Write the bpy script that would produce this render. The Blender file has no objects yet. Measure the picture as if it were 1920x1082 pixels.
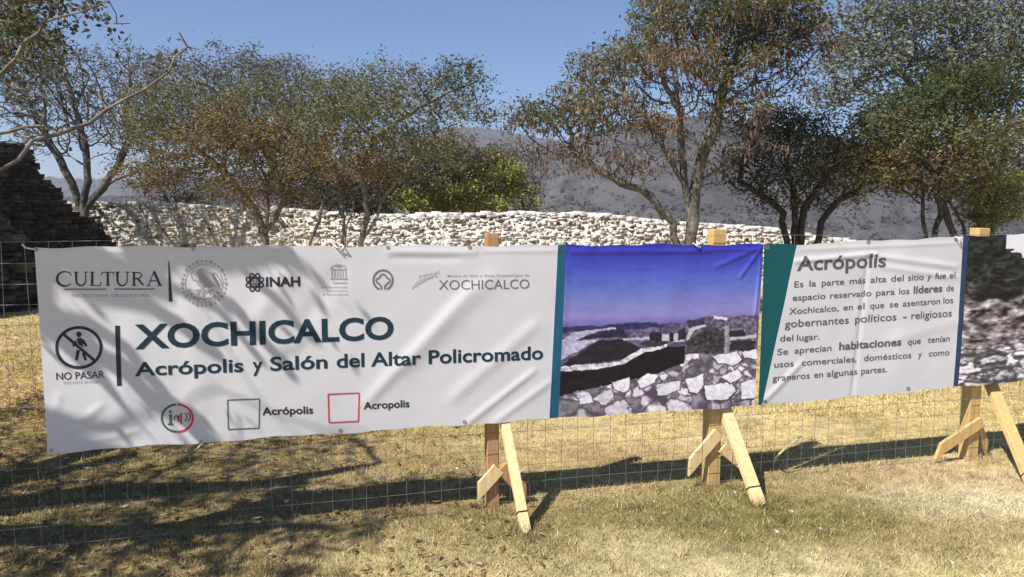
import bpy, bmesh, math, random
import numpy as np
from mathutils import Vector, Matrix
random.seed(7); R = np.random.default_rng(7)
scene = bpy.context.scene
COL = scene.collection

# ------------------------------------------------------------------ camera
EYE = 1.65; F = 1500.0; PITCH = math.radians(5.18)
cam = bpy.data.cameras.new('camera'); camo = bpy.data.objects.new('camera', cam); COL.objects.link(camo)
camo.location = (0, 0, EYE); camo.rotation_euler = (math.radians(90) - PITCH, 0, 0)
cam.sensor_width = 36; cam.lens = 36 * F / 1920; cam.clip_start = 0.05; cam.clip_end = 6000
scene.camera = camo

# ------------------------------------------------------------------ light
SUNDIR = Vector((0.622, 0.569, -1.0)).normalized()          # the way the light travels
world = bpy.data.worlds.new("World"); scene.world = world; world.use_nodes = True
wn = world.node_tree.nodes; wl = world.node_tree.links
sky = wn.new('ShaderNodeTexSky'); sky.sky_type = 'NISHITA'; sky.sun_disc = False
sky.sun_elevation = math.asin(-SUNDIR.z); sky.sun_rotation = math.radians(227.6)
sky.altitude = 600; sky.air_density = 1.0; sky.dust_density = .05; sky.ozone_density = 4.0
bg = wn['Background']; bg.inputs['Strength'].default_value = 0.068
tintn = wn.new('ShaderNodeVectorMath'); tintn.operation = 'MULTIPLY'; tintn.inputs[1].default_value = (.90, 1.0, 1.17)
wl.new(sky.outputs[0], tintn.inputs[0]); wl.new(tintn.outputs[0], bg.inputs[0])
sun = bpy.data.lights.new('sun', 'SUN'); sun.energy = 5.0; sun.angle = math.radians(0.55); sun.color = (1, .945, .86)
suno = bpy.data.objects.new('sun', sun); COL.objects.link(suno)
suno.rotation_euler = SUNDIR.to_track_quat('-Z', 'Y').to_euler()
scene.view_settings.view_transform = 'Standard'; scene.view_settings.look = 'None'
scene.view_settings.exposure = 0.62; scene.view_settings.gamma = 1
scene.render.engine = 'CYCLES'; scene.cycles.max_bounces = 6; scene.cycles.transparent_max_bounces = 8

# ------------------------------------------------------------------ survey: how the photo's points lie on the ground and fence
def ray(px, py):
    a = (px - 960) / F; b = -(py - 541) / F
    return np.array([a, math.cos(PITCH) + b * math.sin(PITCH), -math.sin(PITCH) + b * math.cos(PITCH)])
EYEP = np.array([0, 0, EYE])
def gp(px, py, z=0.0):
    d = ray(px, py); return EYEP + d * (z - EYE) / d[2]
def at(px, py, Y):
    d = ray(px, py); return EYEP + d * Y / d[1]
FS = 0.27367702; FO = 4.42012174                              # fence line y = FS x + FO
FA = math.atan(FS); U = np.array([math.cos(FA), math.sin(FA), 0]); NB = np.array([-math.sin(FA), math.cos(FA), 0])   # along, backwards
ORG = np.array([0, FO, 0])
def fw(s, z, off=0.0):                                        # fence coords -> world, off > 0 is behind the fence
    return ORG + U * s + NB * off + np.array([0, 0, z])
def fp(px, py):                                               # photo point on the fence plane -> (s, z)
    d = ray(px, py); t = FO / (d[1] - FS * d[0]); p = EYEP + d * t
    return float((p - ORG) @ U), float(p[2])
def sp(s, z):                                                 # fence coords -> photo point, for the drawing helpers
    p = fw(s, z) - EYEP
    f_ = p[1] * math.cos(PITCH) - p[2] * math.sin(PITCH); u_ = p[1] * math.sin(PITCH) + p[2] * math.cos(PITCH)
    return 960 + F * p[0] / f_, 541 - F * u_ / f_

# ------------------------------------------------------------------ helpers
def lin(c):
    return tuple((v / 255 / 12.92 if v / 255 <= .04045 else ((v / 255 + .055) / 1.055) ** 2.4) for v in c)
def linv(a):
    a = np.asarray(a, float) / 255
    return np.where(a <= .04045, a / 12.92, ((a + .055) / 1.055) ** 2.4)
def tag(o, label=None, cat=None, group=None, kind=None):
    for k, v in (('label', label), ('category', cat), ('group', group), ('kind', kind)):
        if v: o[k] = v
    return o
def empty(name, loc, label=None, cat=None, group=None):
    o = bpy.data.objects.new(name, None); COL.objects.link(o); o.location = Vector([float(v) for v in loc]); o.empty_display_size = .1
    bpy.context.view_layer.update()
    return tag(o, label, cat, group)
def link(name, me, mat, parent=None):
    o = bpy.data.objects.new(name, me); COL.objects.link(o)
    if mat: me.materials.append(mat)
    if parent is not None:
        o.parent = parent                                      # meshes carry world coordinates; only the Empties stand off the origin
        o.matrix_parent_inverse = Matrix.Translation(-parent.location) if parent.type == 'EMPTY' else Matrix.Identity(4)
    return o
def mesh_np(name, V, Fc, mat, parent=None, col=None, smooth=False):
    """V (n,3); Fc (m,k); col (n,3) point colours, linear"""
    V = np.ascontiguousarray(V, np.float32); Fc = np.ascontiguousarray(Fc, np.int32)
    me = bpy.data.meshes.new(name); n, (m, k) = len(V), Fc.shape
    me.vertices.add(n); me.vertices.foreach_set('co', V.ravel())
    me.loops.add(m * k); me.loops.foreach_set('vertex_index', Fc.ravel())
    me.polygons.add(m); me.polygons.foreach_set('loop_start', np.arange(0, m * k, k, dtype=np.int32))
    if smooth: me.polygons.foreach_set('use_smooth', np.ones(m, bool))
    me.update(calc_edges=True)
    if col is not None:
        a = me.color_attributes.new('tint', 'FLOAT_COLOR', 'POINT')
        c = np.ones((n, 4), np.float32); c[:, :3] = col; a.data.foreach_set('color', c.ravel())
    me.validate()
    return link(name, me, mat, parent)
def grid_faces(nx, ny):
    i = np.arange(nx - 1)[None, :] + np.arange(ny - 1)[:, None] * nx
    i = i.ravel(); return np.stack([i, i + 1, i + 1 + nx, i + nx], 1)
def bm_obj(name, bm, mat, parent=None, smooth=False):
    bmesh.ops.recalc_face_normals(bm, faces=bm.faces)
    me = bpy.data.meshes.new(name); bm.to_mesh(me); bm.free()
    if smooth:
        for p in me.polygons: p.use_smooth = True
    return link(name, me, mat, parent)
class Noise:                                                   # tileable value noise on numpy arrays
    def __init__(s, seed, n=256): s.t = np.random.default_rng(seed).random((n, n)); s.n = n
    def __call__(s, x, y):
        x = np.asarray(x, float); y = np.asarray(y, float); i = np.floor(x).astype(int); j = np.floor(y).astype(int)
        fx = x - i; fy = y - j; fx = fx * fx * (3 - 2 * fx); fy = fy * fy * (3 - 2 * fy); n = s.n; t = s.t
        return (t[i % n, j % n] * (1 - fx) + t[(i + 1) % n, j % n] * fx) * (1 - fy) + (t[i % n, (j + 1) % n] * (1 - fx) + t[(i + 1) % n, (j + 1) % n] * fx) * fy
    def f(s, x, y, o=4):
        r = 0; a = .5
        for k in range(o): r = r + a * s(np.asarray(x) * 2 ** k + 17.3 * k, np.asarray(y) * 2 ** k + 9.1 * k); a *= .5
        return r / (1 - .5 ** o)
N1, N2, N3 = Noise(1), Noise(2), Noise(3)
def sstep(a, b, x):
    t = np.clip((x - a) / (b - a), 0, 1); return t * t * (3 - 2 * t)

# ------------------------------------------------------------------ materials
def new_mat(name):
    m = bpy.data.materials.new(name); m.use_nodes = True
    return m, m.node_tree.nodes, m.node_tree.links, m.node_tree.nodes['Principled BSDF']
def M_attr(name, rough=.85, transl=0, noise=None, spec=.2, bump=None):
    m, n, l, b = new_mat(name)
    a = n.new('ShaderNodeAttribute'); a.attribute_name = 'tint'; src = a.outputs['Color']
    b.inputs['Roughness'].default_value = rough; b.inputs['Specular IOR Level'].default_value = spec
    if noise:
        sc, lo, hi = noise
        t = n.new('ShaderNodeTexNoise'); t.inputs['Scale'].default_value = sc; t.inputs['Detail'].default_value = 6
        c = n.new('ShaderNodeTexCoord'); l.new(c.outputs['Object'], t.inputs['Vector'])
        mr = n.new('ShaderNodeMapRange'); mr.inputs['From Min'].default_value = .3; mr.inputs['From Max'].default_value = .7
        mr.inputs['To Min'].default_value = lo; mr.inputs['To Max'].default_value = hi; l.new(t.outputs['Fac'], mr.inputs['Value'])
        mx = n.new('ShaderNodeVectorMath'); mx.operation = 'SCALE'; l.new(src, mx.inputs[0]); l.new(mr.outputs[0], mx.inputs['Scale']); src = mx.outputs[0]
    if bump:
        sc, st, ds = bump
        t2 = n.new('ShaderNodeTexNoise'); t2.inputs['Scale'].default_value = sc; t2.inputs['Detail'].default_value = 8
        c = n.new('ShaderNodeTexCoord'); l.new(c.outputs['Object'], t2.inputs['Vector'])
        bp = n.new('ShaderNodeBump'); bp.inputs['Strength'].default_value = st; bp.inputs['Distance'].default_value = ds
        l.new(t2.outputs['Fac'], bp.inputs['Height']); l.new(bp.outputs[0], b.inputs['Normal'])
    l.new(src, b.inputs['Base Color'])
    if transl:
        tr = n.new('ShaderNodeBsdfTranslucent'); l.new(src, tr.inputs['Color'])
        mx = n.new('ShaderNodeMixShader'); mx.inputs[0].default_value = transl
        l.new(b.outputs[0], mx.inputs[1]); l.new(tr.outputs[0], mx.inputs[2]); l.new(mx.outputs[0], n['Material Output'].inputs[0])
    return m
def M_flat(name, c, rough=.6, metal=0, spec=.3, mott=0, sc=8.0):
    m, n, l, b = new_mat(name)
    b.inputs['Roughness'].default_value = rough; b.inputs['Metallic'].default_value = metal; b.inputs['Specular IOR Level'].default_value = spec
    b.inputs['Base Color'].default_value = (*c, 1)
    if mott:
        t = n.new('ShaderNodeTexNoise'); t.inputs['Scale'].default_value = sc; t.inputs['Detail'].default_value = 5
        k = n.new('ShaderNodeTexCoord'); l.new(k.outputs['Object'], t.inputs['Vector'])
        r = n.new('ShaderNodeValToRGB'); r.color_ramp.elements[0].position = .3; r.color_ramp.elements[1].position = .7
        r.color_ramp.elements[0].color = (*[v * (1 - mott) for v in c], 1); r.color_ramp.elements[1].color = (*[min(1, v * (1 + mott)) for v in c], 1)
        l.new(t.outputs['Fac'], r.inputs[0]); l.new(r.outputs[0], b.inputs['Base Color'])
    return m
def M_wood(name, c, along):
    m, n, l, b = new_mat(name); b.inputs['Roughness'].default_value = .7; b.inputs['Specular IOR Level'].default_value = .25
    k = n.new('ShaderNodeTexCoord'); mp = n.new('ShaderNodeMapping'); l.new(k.outputs['Object'], mp.inputs[0])
    mp.inputs['Scale'].default_value = along
    t = n.new('ShaderNodeTexNoise'); t.inputs['Scale'].default_value = 1; t.inputs['Detail'].default_value = 6; t.inputs['Distortion'].default_value = .6
    l.new(mp.outputs[0], t.inputs['Vector'])
    r = n.new('ShaderNodeValToRGB'); e = r.color_ramp.elements; e[0].position = .28; e[1].position = .68
    e[0].color = (c[0] * .78, c[1] * .70, c[2] * .60, 1); e[1].color = (*c, 1)
    l.new(t.outputs['Fac'], r.inputs[0]); l.new(r.outputs[0], b.inputs['Base Color'])
    bp = n.new('ShaderNodeBump'); bp.inputs['Strength'].default_value = .3; bp.inputs['Distance'].default_value = .002
    l.new(t.outputs['Fac'], bp.inputs['Height']); l.new(bp.outputs[0], b.inputs['Normal'])
    return m
MAT = dict(
    ground=M_attr('dry_turf', .95, noise=(9, .62, 1.3), spec=.05, bump=(30, .5, .02)),
    grass=M_attr('grass_blades', .8, transl=.08, spec=.1),
    leaf=M_attr('leaves', .65, transl=.3, spec=.15),
    bark=M_attr('bark', .9, noise=(14, .6, 1.45), spec=.1, bump=(25, .6, .02)),
    stone=M_attr('rubble_stone', .9, noise=(7, .72, 1.2), spec=.1, bump=(18, .5, .02)),
    hill=M_attr('hillside', .95, noise=(.05, .7, 1.3), spec=.03),
    photo=M_attr('printed_photo', .5, spec=.3),
    vinyl=M_flat('white_vinyl', (.60, .60, .64), .5, mott=.02, sc=2.5),
    wire=M_flat('galvanised_wire', (.30, .30, .29), .45, metal=.6),
)

# ------------------------------------------------------------------ ground
def px_ground(px, py): p = gp(px, py); return p[0], p[1]
PATCH = []   # (x, y, rx, ry, colour, weight)
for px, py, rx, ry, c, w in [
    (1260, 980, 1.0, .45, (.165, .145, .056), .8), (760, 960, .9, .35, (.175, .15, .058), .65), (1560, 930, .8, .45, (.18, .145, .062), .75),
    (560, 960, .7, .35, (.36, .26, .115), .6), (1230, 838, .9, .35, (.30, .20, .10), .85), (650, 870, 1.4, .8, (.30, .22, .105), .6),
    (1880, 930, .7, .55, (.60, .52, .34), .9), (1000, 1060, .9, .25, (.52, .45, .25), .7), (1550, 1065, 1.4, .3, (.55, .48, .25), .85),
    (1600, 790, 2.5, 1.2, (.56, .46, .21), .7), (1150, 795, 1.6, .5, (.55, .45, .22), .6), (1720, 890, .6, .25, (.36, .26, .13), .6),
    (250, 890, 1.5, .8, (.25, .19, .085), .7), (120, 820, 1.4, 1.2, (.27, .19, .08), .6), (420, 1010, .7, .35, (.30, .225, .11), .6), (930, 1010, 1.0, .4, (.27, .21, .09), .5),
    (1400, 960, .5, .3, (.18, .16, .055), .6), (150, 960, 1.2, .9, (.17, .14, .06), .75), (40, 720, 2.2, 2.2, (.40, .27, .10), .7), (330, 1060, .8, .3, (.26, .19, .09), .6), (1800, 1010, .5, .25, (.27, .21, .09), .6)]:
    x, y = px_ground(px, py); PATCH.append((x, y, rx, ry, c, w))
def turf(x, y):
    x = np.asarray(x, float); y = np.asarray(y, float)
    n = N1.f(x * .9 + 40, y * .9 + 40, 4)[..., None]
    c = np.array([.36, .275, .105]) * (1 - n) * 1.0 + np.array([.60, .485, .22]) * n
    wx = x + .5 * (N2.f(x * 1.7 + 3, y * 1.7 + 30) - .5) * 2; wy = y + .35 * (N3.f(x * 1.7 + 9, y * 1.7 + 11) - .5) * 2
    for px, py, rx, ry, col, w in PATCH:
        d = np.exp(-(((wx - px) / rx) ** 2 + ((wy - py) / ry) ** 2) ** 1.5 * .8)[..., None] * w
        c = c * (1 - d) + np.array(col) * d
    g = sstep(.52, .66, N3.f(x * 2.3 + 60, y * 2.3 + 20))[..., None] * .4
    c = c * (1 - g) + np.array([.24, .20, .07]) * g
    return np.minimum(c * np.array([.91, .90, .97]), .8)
def ground_z(x, y):
    x = np.asarray(x, float); y = np.asarray(y, float)
    fade = sstep(6.3, 9, y)
    z = (N2.f(x * .35 + 5, y * .35 + 5) - .5) * .12 * fade
    return z - 26 * sstep(27, 95, y) - 6 * sstep(20, 60, np.abs(x)) * sstep(20, 60, y)
def spaced(lo, hi, s0, mid=0.0, k=1.09, core=9):
    a = list(np.arange(mid - core, mid + core + 1e-6, s0)); s = s0
    while a[-1] < hi: s *= k; a.append(a[-1] + s)
    s = s0
    while a[0] > lo: s *= k; a.insert(0, a[0] - s)
    return np.array(a)
gx = spaced(-900, 900, .12); gy = spaced(-60, 1500, .12, mid=8.5, core=7)
X, Y = np.meshgrid(gx, gy)
Z = ground_z(X, Y)
far = sstep(24, 60, Y)[..., None]
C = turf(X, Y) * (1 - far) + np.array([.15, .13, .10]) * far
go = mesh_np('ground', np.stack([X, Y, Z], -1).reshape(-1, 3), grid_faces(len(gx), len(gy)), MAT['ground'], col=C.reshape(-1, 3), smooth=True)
tag(go, kind='structure')

# grass: short dry blades where the lawn is near enough for them to show
def blades(n, ymin, ymax, hmin, hmax, w):
    y = ymin + (ymax - ymin) * R.random(n) ** 1.15; x = (R.random(n) * 2 - 1) * (.67 * y + .4)
    dn = N2.f(x * 3 + 2, y * 3 + 7); keep = R.random(n) < .35 + 1.1 * dn; x = x[keep]; y = y[keep]; n = len(x)
    h = (hmin + (hmax - hmin) * R.random(n) ** 2) * (.5 + N1.f(x * 2, y * 2 + 50)); a = R.random(n) * 6.283; ww = w * (.6 + .8 * R.random(n))
    lean = R.normal(0, .75, (n, 2)) * h[:, None]
    z = ground_z(x, y); dx, dy = np.cos(a) * ww, np.sin(a) * ww
    V = np.empty((n, 3, 3)); V[:, 0] = np.stack([x - dx, y - dy, z - .004], 1); V[:, 1] = np.stack([x + dx, y + dy, z - .004], 1)
    V[:, 2] = np.stack([x + lean[:, 0], y + lean[:, 1], z + h], 1)
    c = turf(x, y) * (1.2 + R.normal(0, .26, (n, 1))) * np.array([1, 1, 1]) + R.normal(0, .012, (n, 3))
    g = (R.random(n) < .16)[:, None]; c = np.where(g, c * np.array([.62, .78, .55]), c)
    p = (R.random(n) < .16)[:, None]; c = np.where(p, c * .35 + np.array([.42, .36, .21]), c)
    return V.reshape(-1, 3), np.repeat(np.clip(c, .01, .9), 3, 0)
Va, Ca = blades(230000, 3.2, 6.8, .006, .032, .0028); Vb, Cb = blades(120000, 6.5, 15.5, .012, .05, .006)
V = np.concatenate([Va, Vb]); Cc = np.concatenate([Ca, Cb])
tag(mesh_np('grass', V, np.arange(len(V)).reshape(-1, 3), MAT['grass'], col=Cc), 'short dry straw coloured grass covering the ground', 'grass', kind='stuff')

# taller tufts, some round the feet of the posts, and small pale stones
feet = [gp(928, 955), gp(1342, 912), gp(1832, 865), gp(986, 996), gp(1424, 946)]
tc = [f[:2] + R.normal(0, .07, 2) for f in feet for _ in range(9)]
for _ in range(420): y_ = 3.4 + 8 * R.random() ** 1.6; tc.append(np.array([(R.random() * 2 - 1) * (.66 * y_), y_]))
tc = np.array(tc); m_ = 26; n = len(tc) * m_
base = np.repeat(tc, m_, 0) + R.normal(0, .022, (n, 2)); h = (.02 + .045 * R.random(n)) * np.repeat(.5 + R.random(len(tc)), m_); a = R.random(n) * 6.283; ww = .0022
z = ground_z(base[:, 0], base[:, 1]); lean = R.normal(0, .5, (n, 2)) * h[:, None]; V = np.empty((n, 3, 3))
V[:, 0] = np.stack([base[:, 0] - np.cos(a) * ww, base[:, 1] - np.sin(a) * ww, z - .004], 1); V[:, 1] = np.stack([base[:, 0] + np.cos(a) * ww, base[:, 1] + np.sin(a) * ww, z - .004], 1); V[:, 2] = np.stack([base[:, 0] + lean[:, 0], base[:, 1] + lean[:, 1], z + h], 1)
c = turf(base[:, 0], base[:, 1]) * (.75 + .5 * np.repeat(R.random((len(tc), 1)), m_, 0)) * (.8 + .4 * R.random((n, 1)))
tag(mesh_np('grass_tufts', V.reshape(-1, 3), np.arange(3 * n).reshape(-1, 3), MAT['grass'], col=np.repeat(c, 3, 0)), 'taller dry tufts standing in the grass and round the posts', 'grass', kind='stuff')

# leaf litter under the trees at the left
n = 2600
y = 3.3 + 9 * R.random(n) ** 1.3; x = -.66 * y + R.random(n) ** 1.6 * (.55 * y + .6); z = ground_z(x, y) + .012
a = R.random(n) * 6.283; t = .009 + .012 * R.random(n)
V = np.empty((n, 4, 3))
for k, (du, dv) in enumerate(((-1.6, 0), (0, -.7), (1.6, 0), (0, .7))):
    V[:, k] = np.stack([x + (du * np.cos(a) - dv * np.sin(a)) * t, y + (du * np.sin(a) + dv * np.cos(a)) * t, z + R.random(n) * .014], 1)
c = np.where((R.random(n) < .10)[:, None], np.array([.45, .37, .27]), np.array([.22, .13, .06])) * (.6 + .7 * R.random((n, 1)))
tag(mesh_np('leaf_litter', V.reshape(-1, 3), np.arange(4 * n).reshape(-1, 4), MAT['leaf'], col=np.repeat(c, 4, 0)), 'dead brown leaves scattered on the grass at the left', 'leaf litter', kind='stuff')

# ------------------------------------------------------------------ hills
def hill_mesh(name, D, depth, sky_pts, base, seed, col, rough):
    nz = Noise(seed); xs = np.array([p[0] for p in sky_pts]); ys = np.array([p[1] for p in sky_pts])
    pxs = np.linspace(-900, 2800, 260); yy = np.interp(pxs, xs, ys)
    k = np.ones(9) / 9; yy = np.convolve(np.pad(yy, 4, 'edge'), k, 'valid')
    v = np.linspace(0, 1.25, 70)
    PX, VV = np.meshgrid(pxs, v)
    dist = D - depth + VV * depth
    top = EYE + (405.2 - yy)[None, :] / F * D
    prof = np.where(VV <= 1, sstep(-.25, 1.05, VV) * .97 + .03 * VV, 1 - (VV - 1) * 1.2)
    Xw = (PX - 960) / F * dist
    gul = nz.f(PX * .012 + 7, VV * 2.2 + 3, 5) - .5
    Zw = base + (top - base) * prof + gul * rough * np.clip(1.15 - VV, .12, 1) * np.minimum(1, VV * 3)
    P = np.stack([Xw, dist, Zw], -1)
    n2 = nz.f(PX * .05, VV * 14, 4)[..., None]
    n3 = nz.f(PX * .011 + 3, VV * 3 + 20, 3)[..., None]; C = np.array(col) * (.65 + .75 * n2) * (.72 + .56 * n3)
    o = mesh_np(name, P.reshape(-1, 3), grid_faces(len(pxs), len(v)), MAT['hill'], col=C.reshape(-1, 3), smooth=True)
    tag(o, kind='structure'); return P
HA = hill_mesh('distant_hills', 1100, 600, [(-900, 330), (-100, 330), (200, 338), (400, 334), (560, 318), (700, 285), (800, 250), (865, 235), (930, 247), (1000, 262), (1080, 272), (1300, 280), (2000, 300), (2800, 300)], -40, 21, (.075, .068, .068), 20)
HB = hill_mesh('hills', 420, 330, [(-900, 372), (150, 372), (400, 366), (700, 350), (900, 318), (1000, 292), (1080, 264), (1150, 247), (1230, 229), (1300, 226), (1390, 238), (1480, 250), (1560, 268), (1650, 288), (1800, 312), (2000, 330), (2800, 345)], -25, 22, (.082, .077, .079), 9)
# leafless scrub all over the slopes
def scrub(P, n, lo, hi, cols, vmax):
    ny, nx, _ = P.shape
    i = R.random(n) * (nx - 1.001); j = R.random(n) ** .8 * (ny - 1) * vmax
    i0 = i.astype(int); j0 = j.astype(int); fi = (i - i0)[:, None]; fj = (j - j0)[:, None]
    p = (P[j0, i0] * (1 - fi) + P[j0, i0 + 1] * fi) * (1 - fj) + (P[j0 + 1, i0] * (1 - fi) + P[j0 + 1, i0 + 1] * fi) * fj
    r = lo + (hi - lo) * R.random(n) ** 2; K = 9                 # each shrub a loose tuft of K twiggy faces
    q = R.normal(0, .5, (n, K, 1, 3)) * np.array([1, 1, .6]) + np.array([0, 0, .45]); V = q + R.normal(0, .38, (n, K, 3, 3)) * np.array([1, 1, .9])
    V = V * r[:, None, None, None] + p[:, None, None, :]
    dens = N1.f(p[:, 0] * .03, p[:, 1] * .03, 3); kp = R.random(n) < 2.2 * dens - .25; p = p[kp]; r = r[kp]; V = V[kp]; n = len(p)
    c = np.array(cols)[R.integers(0, len(cols), n)] * (.75 + .5 * R.random((n, 1))); c = np.repeat(c, K * 3, 0)
    return V.reshape(-1, 3), np.arange(n * K * 3).reshape(-1, 3), c
bush_cols = [(.12, .112, .108), (.10, .094, .09), (.14, .133, .128), (.10, .10, .08), (.085, .08, .077)]
v1, f1, c1 = scrub(HB, 42000, .35, 1.2, bush_cols, .82); v2, f2, c2 = scrub(HA, 14000, .9, 2.8, [(.105, .095, .09), (.08, .075, .07)], .82)
tag(mesh_np('hillside_scrub', np.concatenate([v1, v2]), np.concatenate([f1, f2 + len(v1)]), MAT['leaf'], col=np.concatenate([c1, c2])), 'leafless grey scrub covering the hillsides behind the ruins', 'scrub', kind='stuff')

# ------------------------------------------------------------------ stone walls
CUBE_F = np.array([[0, 1, 3, 2], [4, 6, 7, 5], [0, 4, 5, 1], [2, 3, 7, 6], [0, 2, 6, 4], [1, 5, 7, 3]])
CUBE_V = np.array([[x, y, z] for x in (-1, 1) for y in (-1, 1) for z in (-1, 1)], float) * .5
def stones(c, size, ax, jit=.16):                             # c (n,3) centres, size (n,3) along (ax, back, up)
    n = len(c); bk = np.array([-ax[1], ax[0], 0]); M = np.stack([ax, bk, np.array([0, 0, 1.0])], 0)
    v = CUBE_V[None] + R.normal(0, jit * .5, (n, 8, 3)) * np.array([1, .6, 1]); v = v * size[:, None, :]
    # knock the corners of each block's front in
    v[:, :, 1] += np.where(v[:, :, 1] < 0, np.abs(R.normal(0, .03, (n, 8))), 0)
    return (v @ M + c[:, None, :]).reshape(-1, 3), (CUBE_F[None] + (np.arange(n) * 8)[:, None, None]).reshape(-1, 4)
def stone_cols(n, pal, wts): 
    c = np.array(pal)[R.choice(len(pal), n, p=wts)] * (.8 + .35 * R.random((n, 1))); return np.repeat(c, 8, 0)
# the long pale ruin wall
WX0, WX1, WY = -11.6, 11.0, 19.0
def wall_y(x): return WY - .02 * np.asarray(x)
def wall_top(x):
    px = 960 + x / WY * F
    t = np.interp(px, [100, 170, 330, 420, 445, 470, 500, 560, 700, 850, 1000, 1100, 1180, 1260, 1330, 1420, 1480, 1540, 1700], [383, 383, 386, 394, 398, 383, 394, 398, 408, 405, 402, 404, 411, 419, 424, 428, 436, 447, 470])
    return EYE + (405.2 - t) / F * WY
cs, sz = [], []
zrow = -.05
while zrow < 2.1:
    h = .038 + .042 * R.random(); x = WX0 + .1 * R.random()
    while x < WX1:
        w = .05 + .15 * R.random() ** 2; hh = h * (.85 + .3 * R.random())
        if zrow + h * .6 < wall_top(x + w / 2) + .05 * (R.random() - .5):
            cs.append((x + w / 2, wall_y(x) + .14 + .013 * R.normal(), zrow + h / 2 + .012 * R.normal())); sz.append((w * 1.0, .34, hh * 1.04))
        x += w + .002
    zrow += h
for k in range(900):                                          # loose stones lying along the top
    x = WX0 + (WX1 - WX0) * R.random(); s_ = .07 + .12 * R.random(); d = R.random()
    cs.append((x, wall_y(x) + .1 + d * .9, wall_top(x) - .02 + .06 * R.random() * (1 - d))); sz.append((s_ * 1.3, s_, s_ * .75))
cs = np.array(cs); sz = np.array(sz)
V, Fc = stones(cs, sz, np.array([1., -.02, 0]), .09)
cc = stone_cols(len(cs), [(.63, .60, .565), (.54, .51, .47), (.70, .68, .65), (.38, .35, .32), (.16, .145, .13), (.50, .42, .37)], [.33, .24, .23, .09, .06, .05])
warm = sstep(-2.5, -6.5, np.repeat(cs[:, 0], 8))[:, None]; cc = np.minimum(cc * (1 - warm + warm * np.array([.95, .91, .78])) , .85)
# core of the wall behind the faced stones
xs = np.linspace(WX0, WX1, 120); tp = wall_top(xs) - .08
core = np.concatenate([np.stack([xs, wall_y(xs) + .0, xs * 0 - .2], 1), np.stack([xs, wall_y(xs) + .0, tp], 1), np.stack([xs, wall_y(xs) + 1.2, tp - .05], 1), np.stack([xs, wall_y(xs) + 1.2, xs * 0 - .2], 1)])
cf = grid_faces(120, 4) + len(V)
wobj = mesh_np('stone_wall', np.concatenate([V, core]), np.concatenate([Fc, cf]), MAT['stone'], col=np.concatenate([cc, np.tile([.57, .54, .50], (480, 1))]))
tag(wobj, 'long low wall of pale rubble stone behind the banners', 'stone wall')

# small stones lying about on the grass
n = 260; y = 3.4 + 10 * R.random(n) ** 1.5; x = (R.random(n) * 2 - 1) * .66 * y; r_ = .004 + .007 * R.random(n) ** 3
V, Fc = stones(np.stack([x, y, ground_z(x, y) + r_ * .4], 1), np.stack([r_ * 2.2, r_ * 1.8, r_ * 1.3], 1), np.array([1., 0, 0]), .3)
tag(mesh_np('pebbles', V, Fc, MAT['stone'], col=stone_cols(n, [(.60, .55, .47), (.45, .40, .33), (.30, .25, .19)], [.4, .35, .25])), 'small pale stones scattered over the dry grass', 'pebbles', kind='stuff')

# the dark pyramid end at the left: a sloped wall seen from its shaded side
PW = np.array([.36, .933, 0.]); PN = np.array([.933, -.36, 0.]); PO = gp(-10, 575)
def on_pyr(px, py, push=0.0):
    o = PO + PN * push; d = ray(px, py); t = ((o - EYEP) @ PN) / (d @ PN); p = EYEP + d * t
    return float((p - PO) @ PW), float(p[2])
prof = [on_pyr(*q) for q in ((-420, 215), (-120, 240), (-20, 262), (48, 268), (66, 292), (104, 345), (146, 398), (176, 406), (198, 432), (224, 468), (262, 520), (296, 566))]
prof = [(-9.0, prof[0][1])] + prof
pt = np.array([p[0] for p in prof]); pz = np.array([p[1] for p in prof])
cs, sz = [], []; zrow = -.1
while zrow < pz.max():
    h = .055 + .05 * R.random(); t = -4.0
    while t < pt.max():
        w = .08 + .2 * R.random() ** 1.4
        if zrow + h * .5 < np.interp(t + w / 2, pt, pz):
            batter = .03 * zrow
            cs.append(PO + PW * (t + w / 2) - PN * (batter + .1 + .014 * R.normal()) + np.array([0, 0, zrow + h / 2])); sz.append((w * .97, .30, h * .97))
        t += w + .012
    zrow += h
cs = np.array(cs); sz = np.array(sz)
V, Fc = stones(cs, sz, PW, .07)
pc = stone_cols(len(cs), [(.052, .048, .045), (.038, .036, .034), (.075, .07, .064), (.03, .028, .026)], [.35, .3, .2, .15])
body = []
for back in (.14, 5.0):
    for t, z in zip(pt, pz): body.append(PO + PW * t - PN * (back + .03 * max(z, 0)) + np.array([0, 0, max(z - .06, -.2)]))
m = len(pt); low = [PO + PW * t - PN * b + np.array([0, 0, -.3]) for b in (.14, 5.0) for t in pt]
B = np.array(body + low)
bf = [[i, i + 1, m + i + 1, m + i] for i in range(m - 1)] + [[2 * m + i, 2 * m + i + 1, i + 1, i] for i in range(m - 1)] + [[3 * m + i, 3 * m + i + 1, m + i + 1, m + i] for i in range(m - 1)]
py = empty('pyramid_ruin', PO, 'dark shaded stone pyramid ruin with a stepped sloping side at the left edge', 'ruin')
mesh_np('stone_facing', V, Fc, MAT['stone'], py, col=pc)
mesh_np('core', B, np.array(bf), MAT['stone'], py, col=np.tile([.045, .042, .04], (len(B), 1)))
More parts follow.
